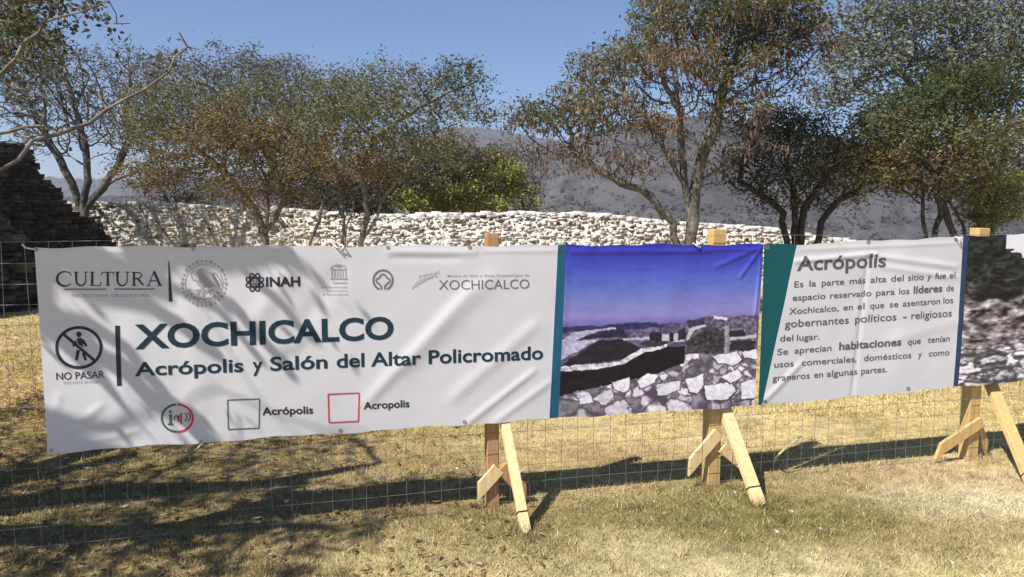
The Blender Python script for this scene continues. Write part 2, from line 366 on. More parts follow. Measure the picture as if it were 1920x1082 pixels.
# the lower buttress that stands nearer, with a rounded shoulder
cs, sz = [], []; zrow = -.1; O2 = PO + PN * 1.1
bt = [on_pyr(*q, 1.1) for q in ((-300, 330), (-60, 372), (8, 398), (30, 420), (50, 452), (66, 490), (78, 540), (92, 600))]
t2 = np.array([p[0] for p in bt]); z2 = np.array([p[1] for p in bt])
while zrow < z2.max():
    h = .08 + .06 * R.random(); t = -3.5
    while t < t2.max():
        w = .12 + .2 * R.random()
        if zrow + h * .7 < np.interp(t + w / 2, t2, z2):
            cs.append(PO + PW * (t + w / 2) + PN * (.6 - .06 * zrow + .04 * R.normal()) + np.array([0, 0, zrow + h / 2])); sz.append((w * .97, 1.2, h * .97))
        t += w + .012
    zrow += h
V, Fc = stones(np.array(cs), np.array(sz), PW, .22)
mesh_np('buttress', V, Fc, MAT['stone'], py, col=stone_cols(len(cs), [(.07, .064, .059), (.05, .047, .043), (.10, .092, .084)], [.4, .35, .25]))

# ------------------------------------------------------------------ trees
def grow(nodes, par, A, step, kill, iters=160, up=0.0, wob=.12):
    """space colonisation: nodes grow toward the attractor points A"""
    P = [np.array(p, float) for p in nodes]; par = list(par); own = [-1] * len(P)
    A = np.asarray(A, float); alive = np.ones(len(A), bool)
    best = np.full(len(A), 1e9); bi = np.zeros(len(A), int)
    def upd(i):
        d = np.linalg.norm(A - P[i], axis=1); m = d < best; best[m] = d[m]; bi[m] = i
    for i in range(len(P)): upd(i)
    for _ in range(iters):
        alive &= best > kill
        idx = np.nonzero(alive)[0]
        if not len(idx): break
        new = []
        for i in np.unique(bi[idx]):
            q = idx[bi[idx] == i]; d = A[q] - P[i]; d /= np.linalg.norm(d, axis=1)[:, None] + 1e-9
            v = d.mean(0) + R.normal(0, wob, 3) + np.array([0, 0, up]); v /= np.linalg.norm(v) + 1e-9
            new.append((i, P[i] + v * step, int(q[np.argmin(best[q])])))
        n0 = len(P)
        for i, p, o in new: P.append(p); par.append(i); own.append(o)
        for i in range(n0, len(P)): upd(i)
        if len(P) > 9000: break
    return np.array(P), np.array(par), np.array(own)
def radii(par, tip, ex=2.35, base=None):
    n = len(par); acc = np.zeros(n)
    for i in range(n - 1, -1, -1):
        if acc[i] == 0: acc[i] = tip ** ex
        if par[i] >= 0: acc[par[i]] += acc[i]
    r = acc ** (1 / ex)
    if base: r = np.where(r > .25 * r[0], r * 1.0, r) * 1.0; r = tip + (r - tip) * (base - tip) / max(r[0] - tip, 1e-6)
    return r
def tubes(P, par, r, sides):
    i = np.nonzero(par >= 0)[0]; a = P[par[i]]; b = P[i]; d = b - a; L = np.linalg.norm(d, axis=1)[:, None] + 1e-9; d /= L
    ref = np.where(np.abs(d[:, 2:3]) < .9, np.array([[0, 0, 1.]]), np.array([[1., 0, 0]])); e1 = np.cross(d, ref); e1 /= np.linalg.norm(e1, axis=1)[:, None]; e2 = np.cross(d, e1)
    ra = np.minimum(r[par[i]], r[i] * 1.25)[:, None]; rb = r[i][:, None]; b = b + d * rb * .35; k = len(i)
    V = np.empty((k, 2 * sides, 3))
    for s in range(sides):
        w = 6.2832 * s / sides; o = e1 * math.cos(w) + e2 * math.sin(w); V[:, s] = a + o * ra; V[:, sides + s] = b + o * rb
    base = (np.arange(k) * 2 * sides)[:, None]; Fc = []
    for s in range(sides):
        t = (s + 1) % sides; Fc.append(np.concatenate([base + s, base + t, base + sides + t, base + sides + s], 1))
    return V.reshape(-1, 3), np.stack(Fc, 1).reshape(-1, 4)
def leaf_quads(p, L, W, flat=.5, hang=False):
    n = len(p); a = R.normal(0, 1, (n, 3)); a[:, 2] *= flat
    if hang: a = R.normal(0, .22, (n, 3)); a[:, 2] = -1
    a /= np.linalg.norm(a, axis=1)[:, None]; b = np.cross(a, R.normal(0, 1, (n, 3))); b /= np.linalg.norm(b, axis=1)[:, None] + 1e-9
    L = (L * (.6 + .8 * R.random(n)))[:, None]; W = (W * (.6 + .8 * R.random(n)))[:, None]
    V = np.stack([p, p + a * L * .45 + b * W, p + a * L, p + a * L * .55 - b * W], 1)
    return V.reshape(-1, 3), np.arange(4 * n).reshape(-1, 4)
PALETTE = dict(grey=[(.15, .15, .115), (.11, .115, .085), (.20, .19, .15)], olive=[(.15, .15, .06), (.105, .12, .045), (.19, .175, .08)], rust=[(.20, .14, .052), (.14, .115, .042), (.23, .165, .075)],
    green=[(.075, .098, .032), (.055, .075, .026), (.105, .125, .042)], lime=[(.29, .29, .07), (.20, .22, .055), (.36, .34, .10)], dark=[(.045, .05, .03), (.06, .06, .035), (.03, .035, .022)],
    pod=[(.20, .125, .085), (.14, .09, .065), (.26, .18, .13)], sage=[(.17, .185, .125), (.12, .14, .09), (.22, .225, .165)], brown=[(.13, .10, .065), (.10, .075, .05), (.17, .13, .09)])
def make_tree(name, label, cat, group, D, stems, blobs, bark=(.13, .115, .10), step=.13, kill=.2, tip=.005, leaf=(.075, .017), pods=0, base=None, guides=(), worldblobs=(), root_world=None, up=.02, trunkname='trunk', sides=5, flat=.55, dense=3.0, clump=.135):
    """stems: paths of (px, py[, depth offset]) from the ground up; blobs: (px, py, rx, ry, depth offset, depth radius, attractors, colour, leaves per twig)"""
    nodes, par = [], []
    for path in stems:
        last = -1
        for k, q in enumerate(path):
            p = np.array(q, float) if len(q) == 4 else at(q[0], q[1], D + (q[2] if len(q) > 2 else 0))
            p = p[:3]
            if k == 0:
                p = np.array([p[0], p[1], float(ground_z(p[0], p[1])) - .08]) if len(q) < 4 else p
            if last >= 0:
                d = p - nodes[last]; m = max(1, int(np.linalg.norm(d) / step))
                for j in range(1, m + 1):
                    nodes.append(nodes[last] + (p - nodes[last]) / (m - j + 1) + R.normal(0, .012, 3)); par.append(last); last = len(nodes) - 1
            else:
                if nodes and k == 0 and len(path[0]) > 2 and path[0][-1] == 'join':
                    pass
                nodes.append(p); par.append(-1); last = len(nodes) - 1
    A, own = [], []
    for bi, (px, py, rx, ry, do, dr, na, ck, lv) in enumerate(blobs):
        v = R.normal(0, 1, (na, 3)); v /= np.linalg.norm(v, axis=1)[:, None]; v *= (.35 + .65 * R.random((na, 1)) ** .5)
        c = at(px, py, D + do); k_ = (D + do) / F
        nc = max(4, int(na / 5)); v = np.repeat(v[:nc] * (1 + R.normal(0, .10, (nc, 1))), 13, 0); na = len(v); fuzz = R.normal(0, clump, v.shape) * np.array([1.15, 1.15, .7])
        A.append(c + v * np.array([rx * k_, dr, ry * k_]) + fuzz); own += [bi] * na
    A = np.concatenate(A); own = np.array(own)
    P, pr, ow = grow(nodes, par, A, step, kill * .66, up=up)
    r = radii(pr, tip)
    for i in range(len(pr)):                                   # no stem thicker than the one given
        pass
    if base:
        rt = [i for i in range(len(nodes)) if pr[i] < 0]; mx = max(r[i] for i in rt); f_ = base / mx; r = np.where(r > tip * 3, tip * 3 + (r - tip * 3) * (base - tip * 3) / (mx - tip * 3), r)
    loc = nodes[0] if root_world is None else root_world
    root = empty(name, loc, label, cat, group)
    V, Fc = tubes(P, pr, r, sides)
    bc = np.array(bark) * (.75 + .5 * R.random((len(V) // (2 * sides), 1))); bc = np.repeat(bc, 2 * sides, 0)
    mesh_np(trunkname, V, Fc, MAT['bark'], root, col=bc, smooth=True)
    kids = np.zeros(len(P), int)
    for i in pr[pr >= 0]: kids[i] += 1
    lp, lc = [], []; pp = []
    for i in np.nonzero((r < tip * 2.2) & (ow >= 0))[0]:
        b = blobs[own[ow[i]]]; nl = b[8] * dense; nl = int(nl) + (R.random() < nl - int(nl)); 
        if not nl: continue
        spread = step * .7
        q = P[i] + R.normal(0, spread, (nl, 3)) * np.array([1, 1, .7]); lp.append(q)
        pal = np.array(PALETTE[b[7]]); tone = .7 + .6 * R.random()
        lc.append(pal[R.integers(0, 3, nl)] * tone * (.8 + .4 * R.random((nl, 1))))
        if pods and R.random() < pods * (2 if kids[i] == 0 else .6): pp.append(P[i] + R.normal(0, .07, (R.integers(3, 8), 3)) * np.array([1, 1, .4]))
    if lp:
        lp = np.concatenate(lp); lc = np.concatenate(lc)
        V, Fc = leaf_quads(lp, leaf[0] * .8, leaf[1] * .8, flat); mesh_np('crown', V, Fc, MAT['leaf'], root, col=np.repeat(lc, 4, 0))
    if pp:
        pp = np.concatenate(pp); V, Fc = leaf_quads(pp, .13, .014, hang=True); pc = np.array(PALETTE['pod'])[R.integers(0, 3, len(pp))] * (.7 + .6 * R.random((len(pp), 1)))
        mesh_np('seed_pods', V, Fc, MAT['leaf'], root, col=np.repeat(pc, 4, 0))
    print(name, 'nodes', len(P), 'leaves', len(lp) if len(lp) else 0)
    return root
TG = 'trees around the ruins'
# 1: many-stemmed grey tree beside the pyramid
make_tree('bare_tree', 'nearly leafless grey tree forking low beside the dark pyramid ruin', 'tree', TG, 17.6,
    [[(150, 520), (152, 400), (135, 345), (108, 290)], [(150, 520), (156, 395), (165, 340), (160, 270)], [(150, 520), (160, 395), (195, 350), (225, 300), (240, 262)], [(150, 520), (165, 385), (205, 345), (262, 318)]],
    [(60, 150, 110, 80, .5, 1.2, 260, 'grey', 1.6), (170, 150, 110, 75, 0, 1.2, 330, 'grey', 1.5), (245, 165, 80, 75, -.3, 1.0, 230, 'grey', 1.8), (100, 230, 110, 60, 0, 1, 170, 'sage', 1.4), (215, 240, 80, 50, 0, .8, 120, 'grey', 1.2), (30, 85, 80, 65, .5, 1, 190, 'green', 6), (70, 160, 70, 50, .3, .8, 120, 'sage', 3), (270, 300, 40, 30, 0, .5, 40, 'rust', 2)],
    bark=(.10, .092, .085), step=.15, kill=.2, tip=.006, base=.085, leaf=(.085, .019))
# 2: the rusty spreading tree
make_tree('rusty_tree', 'spreading tree with rust brown foliage and a pale forked trunk left of centre', 'tree', TG, 14,
    [[(492, 560), (494, 440), (478, 398), (452, 365), (420, 325), (395, 300)], [(492, 560), (497, 438), (520, 400), (540, 365), (560, 320)], [(492, 560), (495, 438), (503, 390), (500, 340)]],
    [(340, 235, 100, 60, 0, 1.2, 260, 'olive', 4), (420, 265, 110, 55, -.3, 1.2, 320, 'rust', 5), (520, 275, 70, 65, 0, 1.2, 210, 'rust', 4.5), (330, 190, 70, 50, .3, 1, 150, 'grey', 2.5), (450, 205, 120, 60, .3, 1.2, 260, 'olive', 3.5), (480, 340, 90, 35, -.2, .9, 160, 'rust', 4), (555, 330, 50, 45, 0, .8, 110, 'brown', 3), (290, 320, 45, 40, 0, .6, 80, 'rust', 4), (400, 335, 50, 35, .3, .7, 70, 'brown', 3)],
    bark=(.19, .17, .145), step=.12, kill=.17, tip=.0045, base=.075, leaf=(.075, .016))
# 3: the thin leaning stems by the centre
make_tree('slender_tree', 'slender tree with thin leaning stems and a long branch reaching right over the wall', 'tree', TG, 13.5,
    [[(640, 560), (642, 450), (646, 410), (636, 350), (618, 300)], [(642, 560), (646, 440), (662, 390), (672, 340)], [(668, 560), (676, 455), (702, 415), (722, 365), (765, 310), (828, 262)], [(668, 560), (676, 455), (690, 400), (680, 320), (700, 262), (765, 215), (835, 178), (898, 152)], [(588, 560), (582, 455), (600, 415), (611, 360), (608, 310)]],
    [(640, 290, 80, 45, -.2, 1, 230, 'rust', 5), (610, 240, 80, 50, .2, 1, 170, 'olive', 4), (720, 235, 90, 60, 0, 1.2, 250, 'olive', 4), (690, 180, 110, 45, .3, 1.2, 230, 'olive', 3), (770, 175, 80, 40, 0, 1, 190, 'grey', 3), (855, 148, 55, 20, 0, .6, 100, 'green', 4), (850, 212, 70, 12, 0, .6, 70, 'olive', 4), (800, 265, 60, 30, 0, .8, 100, 'olive', 3.5), (690, 330, 70, 40, .3, .8, 110, 'brown', 3), (570, 300, 40, 50, 0, .7, 80, 'olive', 3), (635, 370, 50, 25, .5, .6, 60, 'dark', 2.5)],
    bark=(.17, .155, .135), step=.12, kill=.17, tip=.0045, base=.05, leaf=(.075, .016))
# 4: behind the wall, grey top
make_tree('grey_crowned_tree', 'broad thinly leaved grey crown rising behind the rusty tree', 'tree', TG, 24,
    [[(545, 500), (540, 400), (510, 310), (470, 240)], [(545, 500), (552, 400), (590, 310), (630, 240)], [(545, 500), (545, 400), (545, 300), (550, 230)]],
    [(450, 150, 110, 55, 0, 1.8, 380, 'grey', 3.2), (530, 150, 70, 50, 0, 1.6, 240, 'grey', 3.2), (350, 150, 80, 55, 0, 1.5, 240, 'grey', 2.6), (620, 190, 80, 50, 0, 1.5, 220, 'olive', 3), (480, 230, 130, 60, .5, 1.6, 260, 'olive', 3.2), (350, 250, 80, 60, .5, 1.3, 130, 'grey', 3)],
    bark=(.13, .12, .11), step=.2, kill=.26, tip=.008, base=.12, leaf=(.12, .026))
# low growth behind the wall
make_tree('scrub_bush', 'scrubby reddish grey bush standing on the wall top between the left trees', 'bush', None, 21,
    [[(335, 450), (337, 392), (322, 360)], [(335, 450), (340, 390), (362, 360)], [(335, 450), (318, 385), (300, 350)]],
    [(330, 350, 70, 35, 0, .9, 150, 'brown', 2.2), (375, 365, 40, 22, 0, .6, 60, 'grey', 2), (290, 330, 35, 30, 0, .5, 50, 'rust', 2.5)], step=.14, kill=.18, tip=.006, base=.07, leaf=(.10, .022), trunkname='stem')
make_tree('yellow_green_bush', 'bright yellow green bush behind the wall at the centre', 'bush', None, 23,
    [[(880, 470), (882, 392), (905, 345)], [(880, 470), (870, 390), (845, 350)], [(880, 470), (890, 380), (940, 340)]],
    [(910, 325, 55, 26, 0, .9, 150, 'lime', 6), (875, 350, 60, 26, -.3, .9, 120, 'lime', 6), (830, 372, 60, 26, 0, 1.0, 150, 'lime', 5.5), (955, 340, 35, 25, 0, .6, 90, 'lime', 6), (900, 385, 85, 22, -.2, .9, 150, 'lime', 5), (930, 300, 40, 22, .3, .6, 60, 'olive', 5)], step=.15, kill=.19, tip=.006, base=.06, leaf=(.12, .03), trunkname='stem')
make_tree('olive_bush', 'olive bush joining the left side of the yellow green one behind the wall', 'bush', None, 22,
    [[(770, 470), (772, 395), (755, 350)], [(770, 470), (780, 390), (800, 330)]],
    [(770, 375, 45, 24, 0, 1, 110, 'lime', 4), (760, 350, 45, 30, .2, .9, 90, 'olive', 5), (810, 315, 70, 45, .3, 1, 220, 'olive', 5), (740, 330, 45, 40, .3, .8, 110, 'rust', 5), (870, 290, 60, 30, .6, .9, 110, 'brown', 3)], step=.15, kill=.19, tip=.006, base=.07, leaf=(.12, .026), trunkname='stem')
make_tree('grey_bush', 'small bare grey bush behind the wall right of the yellow green bush', 'bush', None, 24,
    [[(985, 470), (986, 400), (975, 370)], [(985, 470), (988, 400), (1000, 365)]],
    [(980, 350, 35, 42, 0, .8, 130, 'brown', 1.8), (955, 290, 40, 35, .4, .8, 80, 'grey', 1.4)], step=.15, kill=.19, tip=.006, base=.05, leaf=(.11, .022), trunkname='stem')
make_tree('dark_bush', 'dark leafy bush in the gap between the slender stems behind the wall', 'bush', None, 21.5,
    [[(665, 470), (664, 395), (640, 350)], [(665, 470), (668, 390), (690, 345)]],
    [(650, 370, 55, 26, 0, .9, 110, 'dark', 5), (700, 375, 45, 26, .2, .8, 90, 'dark', 5), (610, 385, 40, 18, .2, .7, 60, 'brown', 4), (570, 375, 45, 22, .3, .7, 60, 'dark', 3.5)], step=.15, kill=.19, tip=.006, base=.06, leaf=(.11, .026), trunkname='stem')
# 5: the tall podded tree
make_tree('podded_tree', 'tall tree hung with clusters of brown seed pods, right of centre', 'tree', TG, 12.5,
    [[(1266, 560), (1266, 445), (1262, 418), (1232, 385), (1205, 355), (1150, 335), (1105, 305), (1070, 280)], [(1296, 560), (1295, 440), (1292, 370), (1283, 330), (1278, 260), (1272, 200)], [(1296, 560), (1297, 440), (1302, 360), (1318, 300), (1340, 235), (1358, 160)], [(1296, 560), (1291, 430), (1284, 345), (1262, 305), (1235, 250)], [(1296, 560), (1299, 430), (1308, 340), (1352, 312), (1390, 280)]],
    [(1120, 115, 50, 35, 0, .6, 100, 'olive', 4), (1105, 190, 50, 30, .2, .6, 70, 'rust', 3.5), (1130, 195, 60, 25, -.2, .6, 90, 'olive', 4), (1010, 225, 55, 22, 0, .6, 90, 'green', 4), (1100, 228, 55, 14, .1, .6, 60, 'olive', 4), (1050, 280, 80, 20, 0, .7, 50, 'brown', 2), (1195, 110, 60, 30, 0, .8, 90, 'olive', 4),
     (1275, 60, 95, 40, .2, 1, 190, 'olive', 4.5), (1300, 5, 110, 45, 0, 1, 190, 'olive', 5), (1255, 125, 80, 30, -.3, .9, 110, 'rust', 3.5), (1400, 25, 95, 40, 0, 1, 210, 'green', 6), (1440, 70, 75, 40, 0, .9, 190, 'dark', 6), (1510, 70, 42, 26, 0, .6, 90, 'brown', 4), (1465, 0, 80, 30, 0, .8, 130, 'rust', 5), (1460, 125, 45, 14, 0, .5, 45, 'olive', 4), (1380, 145, 75, 45, 0, .9, 120, 'olive', 4), (1210, 215, 60, 28, 0, .7, 70, 'rust', 4),
     (1385, 205, 50, 28, 0, .7, 60, 'olive', 3.5), (1290, 180, 90, 60, 0, .9, 60, 'grey', .8), (1440, 170, 60, 40, 0, .7, 45, 'grey', 1.5), (1230, 290, 90, 40, 0, .8, 50, 'grey', .6), (1370, 270, 60, 40, 0, .7, 50, 'grey', .8), (1150, 300, 80, 30, 0, .7, 40, 'brown', .8), (1400, 235, 50, 25, 0, .5, 45, 'dark', 3)],
    bark=(.12, .108, .092), step=.12, kill=.17, tip=.0045, base=.095, leaf=(.085, .018), pods=.28, dense=2.2, up=.0, clump=.13)
# 6: small dark tree
make_tree('dark_tree', 'small dark tree with a tangle of black stems right of the podded tree', 'tree', TG, 13.5,
    [[(1478, 560), (1476, 448), (1470, 400), (1430, 365), (1385, 340)], [(1490, 560), (1492, 448), (1490, 390), (1480, 330)], [(1500, 560), (1504, 448), (1512, 390), (1535, 350), (1560, 320)], [(1530, 560), (1535, 448), (1552, 400), (1570, 375), (1610, 355)]],
    [(1470, 300, 85, 55, 0, 1.2, 300, 'dark', 3.5), (1480, 235, 50, 22, 0, .8, 130, 'green', 6), (1500, 265, 60, 30, 0, .8, 110, 'brown', 2.5), (1420, 330, 60, 40, 0, .9, 140, 'dark', 2.5), (1560, 320, 60, 40, 0, .9, 190, 'olive', 5), (1600, 300, 60, 30, .3, .8, 170, 'rust', 5), (1630, 350, 40, 25, .2, .6, 60, 'olive', 4), (1500, 360, 90, 30, 0, .9, 120, 'dark', 2.5), (1580, 275, 60, 18, .3, .7, 70, 'olive', 3)],
    bark=(.055, .048, .043), step=.12, kill=.17, tip=.0055, base=.065, leaf=(.07, .016))
# 7: right, dense green and rust crown on leaning stems
make_tree('leaning_tree', 'dense green and rust tree on a fan of thin dark leaning stems', 'tree', TG, 13,
    [[(1742, 560), (1738, 440), (1728, 400), (1735, 350)], [(1755, 560), (1752, 440), (1764, 400), (1752, 350), (1745, 310)], [(1790, 560), (1790, 438), (1776, 400), (1760, 360), (1770, 300)], [(1812, 560), (1806, 430), (1782, 380), (1762, 345)]],
    [(1740, 200, 75, 28, 0, .8, 160, 'green', 6.5), (1810, 170, 75, 30, .2, .9, 170, 'green', 6.5), (1680, 215, 45, 18, 0, .5, 60, 'green', 5), (1700, 245, 90, 35, 0, .9, 220, 'olive', 6), (1790, 262, 100, 36, 0, 1.1, 210, 'olive', 5), (1720, 305, 90, 38, 0, .9, 200, 'rust', 5), (1650, 285, 50, 40, 0, .7, 100, 'olive', 4), (1800, 330, 70, 35, 0, .8, 120, 'olive', 5), (1750, 345, 50, 20, 0, .6, 60, 'brown', 4)],
    bark=(.07, .062, .055), step=.12, kill=.16, tip=.0048, base=.055, leaf=(.075, .018))
# 8: tall pale tree at the right edge
make_tree('pale_tree', 'tall pale sage tree with a thin airy crown at the right edge', 'tree', TG, 15,
    [[(1845, 560), (1840, 430), (1828, 370), (1822, 280), (1812, 190), (1790, 110)], [(1860, 560), (1858, 430), (1872, 360), (1880, 280), (1895, 180)], [(1845, 560), (1838, 410), (1815, 320), (1760, 220), (1700, 150)]],
    [(1640, 60, 80, 60, 0, 1.1, 220, 'sage', 3), (1600, 130, 75, 45, 0, 1, 190, 'sage', 2.8), (1570, 175, 55, 30, 0, .8, 90, 'sage', 2.4), (1740, 70, 100, 80, 0, 1.3, 360, 'sage', 3.2), (1850, 90, 100, 90, 0, 1.3, 360, 'sage', 3.4), (1930, 110, 80, 120, 0, 1.3, 260, 'olive', 3.5), (1700, 0, 110, 50, 0, 1.2, 220, 'sage', 3), (1860, -20, 110, 60, 0, 1.2, 220, 'sage', 3.5), (1660, 200, 70, 30, 0, .9, 90, 'sage', 2.2), (1900, 250, 60, 70, 0, 1, 170, 'rust', 4), (1880, 330, 60, 50, 0, .9, 120, 'brown', 3.5), (1780, 130, 80, 40, 0, 1, 120, 'grey', 2.5)],
    bark=(.17, .155, .135), step=.14, kill=.19, tip=.005, base=.07, leaf=(.115, .026), dense=2.3, clump=.14)
make_tree('lime_shrub', 'upright yellow green shrub growing against the trunk at the right edge', 'shrub', None, 14.2,
    [[(1852, 560), (1854, 430), (1856, 370)], [(1852, 560), (1860, 430), (1870, 360)]],
    [(1858, 350, 36, 30, 0, .5, 110, 'lime', 4.5), (1868, 388, 34, 26, 0, .5, 90, 'lime', 4), (1850, 400, 24, 20, 0, .4, 50, 'olive', 6)], step=.1, kill=.14, tip=.005, base=.03, leaf=(.07, .018), trunkname='stem')

# 9: the near tree at the left; its trunk stands out of the frame, its limbs reach in and shade the banner
def near_tree():
    TB = np.array([-5.0, 2.9, 0.])
    stems = [[(*TB, 0), (-4.95, 2.95, 1.0, 0), (-4.8, 3.0, 1.75, 0), (-4.4, 2.7, 2.3, 0), (-3.9, 2.3, 2.9, 0)],
             [(*TB, 0), (-4.95, 2.95, 1.0, 0), (-4.75, 3.2, 1.7, 0), (*at(-170, 385, 4.3), 0), (*at(0, 313, 4.5), 0), (*at(60, 262, 4.6), 0), (*at(130, 236, 4.7), 0), (*at(205, 206, 4.8), 0), (*at(265, 172, 4.85), 0), (*at(318, 135, 4.9), 0)],
             [(*TB, 0), (-4.95, 2.95, 1.0, 0), (-4.8, 3.1, 1.9, 0), (*at(-120, 270, 4.9), 0), (*at(0, 140, 5.0), 0), (*at(45, 78, 5.0), 0), (*at(92, 40, 5.0), 0), (*at(150, 18, 5.0), 0), (*at(205, 2, 5.0), 0)],
             [(*TB, 0), (-5.0, 2.9, 1.2, 0), (-5.1, 2.7, 2.2, 0), (-5.0, 2.4, 3.0, 0)],
             [(*TB, 0), (-4.95, 2.95, 1.0, 0), (-4.8, 3.1, 1.9, 0), (*at(-120, 260, 5.3), 0), (*at(10, 246, 5.4), 0), (*at(110, 240, 5.5), 0)],
             [(*TB, 0), (-4.95, 2.95, 1.0, 0), (-4.7, 3.1, 2.1, 0), (-4.1, 3.1, 2.9, 0), (-3.4, 2.9, 3.4, 0), (-2.9, 2.7, 3.7, 0)],
             [(*TB, 0), (-4.8, 3.0, 1.75, 0), (-4.4, 2.75, 2.5, 0), (-3.6, 2.6, 2.75, 0), (-2.9, 2.75, 2.85, 0), (-2.3, 2.7, 3.1, 0)],
             [(*TB, 0), (-4.8, 3.0, 1.75, 0), (-4.3, 2.5, 2.6, 0), (-3.6, 2.3, 3.1, 0), (-3.0, 2.3, 3.2, 0), (-2.4, 2.4, 3.5, 0)],
             [(*TB, 0), (-4.8, 3.0, 1.75, 0), (-4.2, 3.0, 2.7, 0), (-3.7, 2.9, 3.3, 0), (-3.2, 3.1, 3.9, 0)]]
    nodes, par = [], []
    for path in stems:
        last = -1
        for k, q in enumerate(path):
            p = np.array(q[:3], float)
            if last < 0: nodes.append(p); par.append(-1); last = len(nodes) - 1; continue
            m = max(1, int(np.linalg.norm(p - nodes[last]) / .1))
            for j in range(1, m + 1): nodes.append(nodes[last] + (p - nodes[last]) / (m - j + 1) + R.normal(0, .014, 3)); par.append(last); last = len(nodes) - 1
    minr = {}
    hub = [np.array((-4.4, 2.75, 2.5)), np.array((-4.3, 2.5, 2.6)), np.array((-4.6, 3.0, 2.2))]
    limbs = [([(40, 505), (150, 482), (300, 478), (440, 468)], 2.4, .046), ([(330, 470), (400, 540), (480, 620), (575, 735)], 2.25, .024), ([(415, 466), (490, 540), (575, 620)], 2.5, .02),
             ([(60, 585), (150, 640), (240, 710), (330, 790), (420, 850)], 2.2, .036), ([(150, 480), (200, 560), (290, 585), (400, 650)], 2.5, .026), ([(75, 510), (110, 590), (150, 680)], 2.35, .024), ([(300, 476), (380, 500), (470, 505), (560, 500)], 2.55, .03), ([(200, 640), (270, 700), (345, 770), (400, 800)], 2.3, .024), ([(250, 480), (330, 560), (430, 600), (500, 690)], 2.4, .018)]
    D_ = np.array(SUNDIR); ends = []
    for li, (pl, lift, rad) in enumerate(limbs):
        q3 = [fw(*fp(x, y)) - D_ * (lift + .12 * math.sin(2.1 * i + li)) for i, (x, y) in enumerate(pl)]; ends.append(q3)
        dist = [np.linalg.norm(n_ - q3[0]) for n_ in nodes]; last = int(np.argmin(dist)); m_all = 0
        for p in q3:
            m = max(1, int(np.linalg.norm(p - nodes[last]) / .1))
            for j in range(1, m + 1): nodes.append(nodes[last] + (p - nodes[last]) / (m - j + 1) + R.normal(0, .012, 3)); par.append(last); last = len(nodes) - 1; minr[last] = rad * (1 - .012 * m_all); m_all += 1
    blobs = [((-3.9, 1.9, 3.6), (1.0, 1.0, .7), 500, 7), ((-4.7, 2.8, 3.8), (1.0, 1.0, .7), 200, 3), ((-3.0, 2.65, 3.45), (.85, .65, .75), 110, .5), ((-3.6, 2.4, 2.9), (.6, .5, .5), 90, 1.0), ((-4.9, 1.3, 3.0), (.9, .8, .6), 300, 9), ((-4.0, 1.2, 3.2), (.7, .5, .5), 260, 9), ((-4.0, 3.5, 3.7), (.8, .8, .6), 300, 3), ((-4.7, 3.9, 3.0), (.7, .7, .6), 150, 3), ((-5.6, 3.4, 3.3), (.8, .9, .7), 170, 4), ((-6.1, 4.9, 3.2), (.9, 1.2, .9), 240, 5)]
    ndel = len(blobs)
    for px, py, lift, rad, n_, l_ in [(95, 485, 2.4, .12, 50, 12), (170, 474, 2.5, .11, 50, 12), (255, 472, 2.4, .11, 44, 12), (350, 476, 2.5, .10, 40, 11), (430, 478, 2.6, .10, 34, 10), (530, 480, 2.6, .09, 30, 9), (78, 610, 2.2, .12, 44, 11), (105, 545, 2.3, .07, 20, 8), (365, 555, 2.3, .07, 20, 7), (485, 640, 2.3, .07, 18, 6), (240, 720, 2.2, .08, 22, 7), (345, 790, 2.2, .09, 26, 8), (300, 600, 2.4, .07, 18, 6), (470, 800, 2.1, .07, 16, 5), (590, 640, 2.3, .05, 10, 4)]:
        blobs.append((tuple(fw(*fp(px, py)) - D_ * lift), (rad * 1.3, rad * 1.3, rad), n_, l_))
    nbig = len(blobs)
    A = []; own = []; lv = []
    for i, (c, s, n_, l_) in enumerate(blobs):
        v = R.normal(0, 1, (n_, 3)); v /= np.linalg.norm(v, axis=1)[:, None]; v *= R.random((n_, 1)) ** .45; A.append(np.array(c) + v * np.array(s)); own += [i] * n_; lv.append(l_)
    for px, py, rx, ry, d, n_, l_ in [(40, 70, 70, 60, 5.2, 200, 26), (20, 180, 60, 60, 5.2, 150, 5), (110, 130, 60, 50, 5.3, 130, 2), (150, 190, 80, 40, 5.2, 100, 1.2), (335, 105, 40, 28, 4.9, 40, 1.2), (205, 25, 26, 30, 5.0, 16, 1.2), (60, 0, 70, 40, 5.1, 130, 22), (120, 270, 90, 35, 5.4, 60, .6), (210, 150, 60, 40, 5.0, 50, 1.2), (10, 20, 60, 60, 5.6, 120, 26)]:
        v = R.normal(0, .5, (n_, 3)); A.append(at(px, py, d) + v * np.array([rx * d / F, .25, ry * d / F])); own += [len(lv)] * n_; lv.append(l_)
    A = np.concatenate(A); own = np.array(own)
    def over_banner(q, m):
        q = q - ORG; t_ = -(q @ NB) / (D_ @ NB); e = q + D_ * t_[:, None]; sx = e @ U; sz_ = e[:, 2]
        return (sx > -2.45 - m) & (sx < 1.2) & (sz_ > .46 - m) & (sz_ < 1.54 + m)
    ok = ~over_banner(A, .05) | ((own >= ndel) & (own < nbig)); A = A[ok]; own = own[ok]
    P, pr, ow = grow(nodes, par, A, .1, .13, up=.0, wob=.18)
    r = radii(pr, .0036, 2.6); r = np.where(r > .008, .008 + (r - .008) * (.15 - .008) / (r.max() - .008), r)
    for i, v in minr.items(): r[i] = max(r[i], v)
    r = np.where((P[:, 1] > 4.15) & (P[:, 0] > -3.9) & (P[:, 2] > 1.6), np.minimum(r, .0125), r)
    root = empty('overhanging_tree', TB, 'near tree at the top left whose thin branches reach into view before the sky', 'tree')
    V, Fc = tubes(P, pr, r, 6); bc = np.repeat(np.array([.17, .15, .13]) * (.75 + .5 * R.random((len(V) // 12, 1))), 12, 0); ls = []
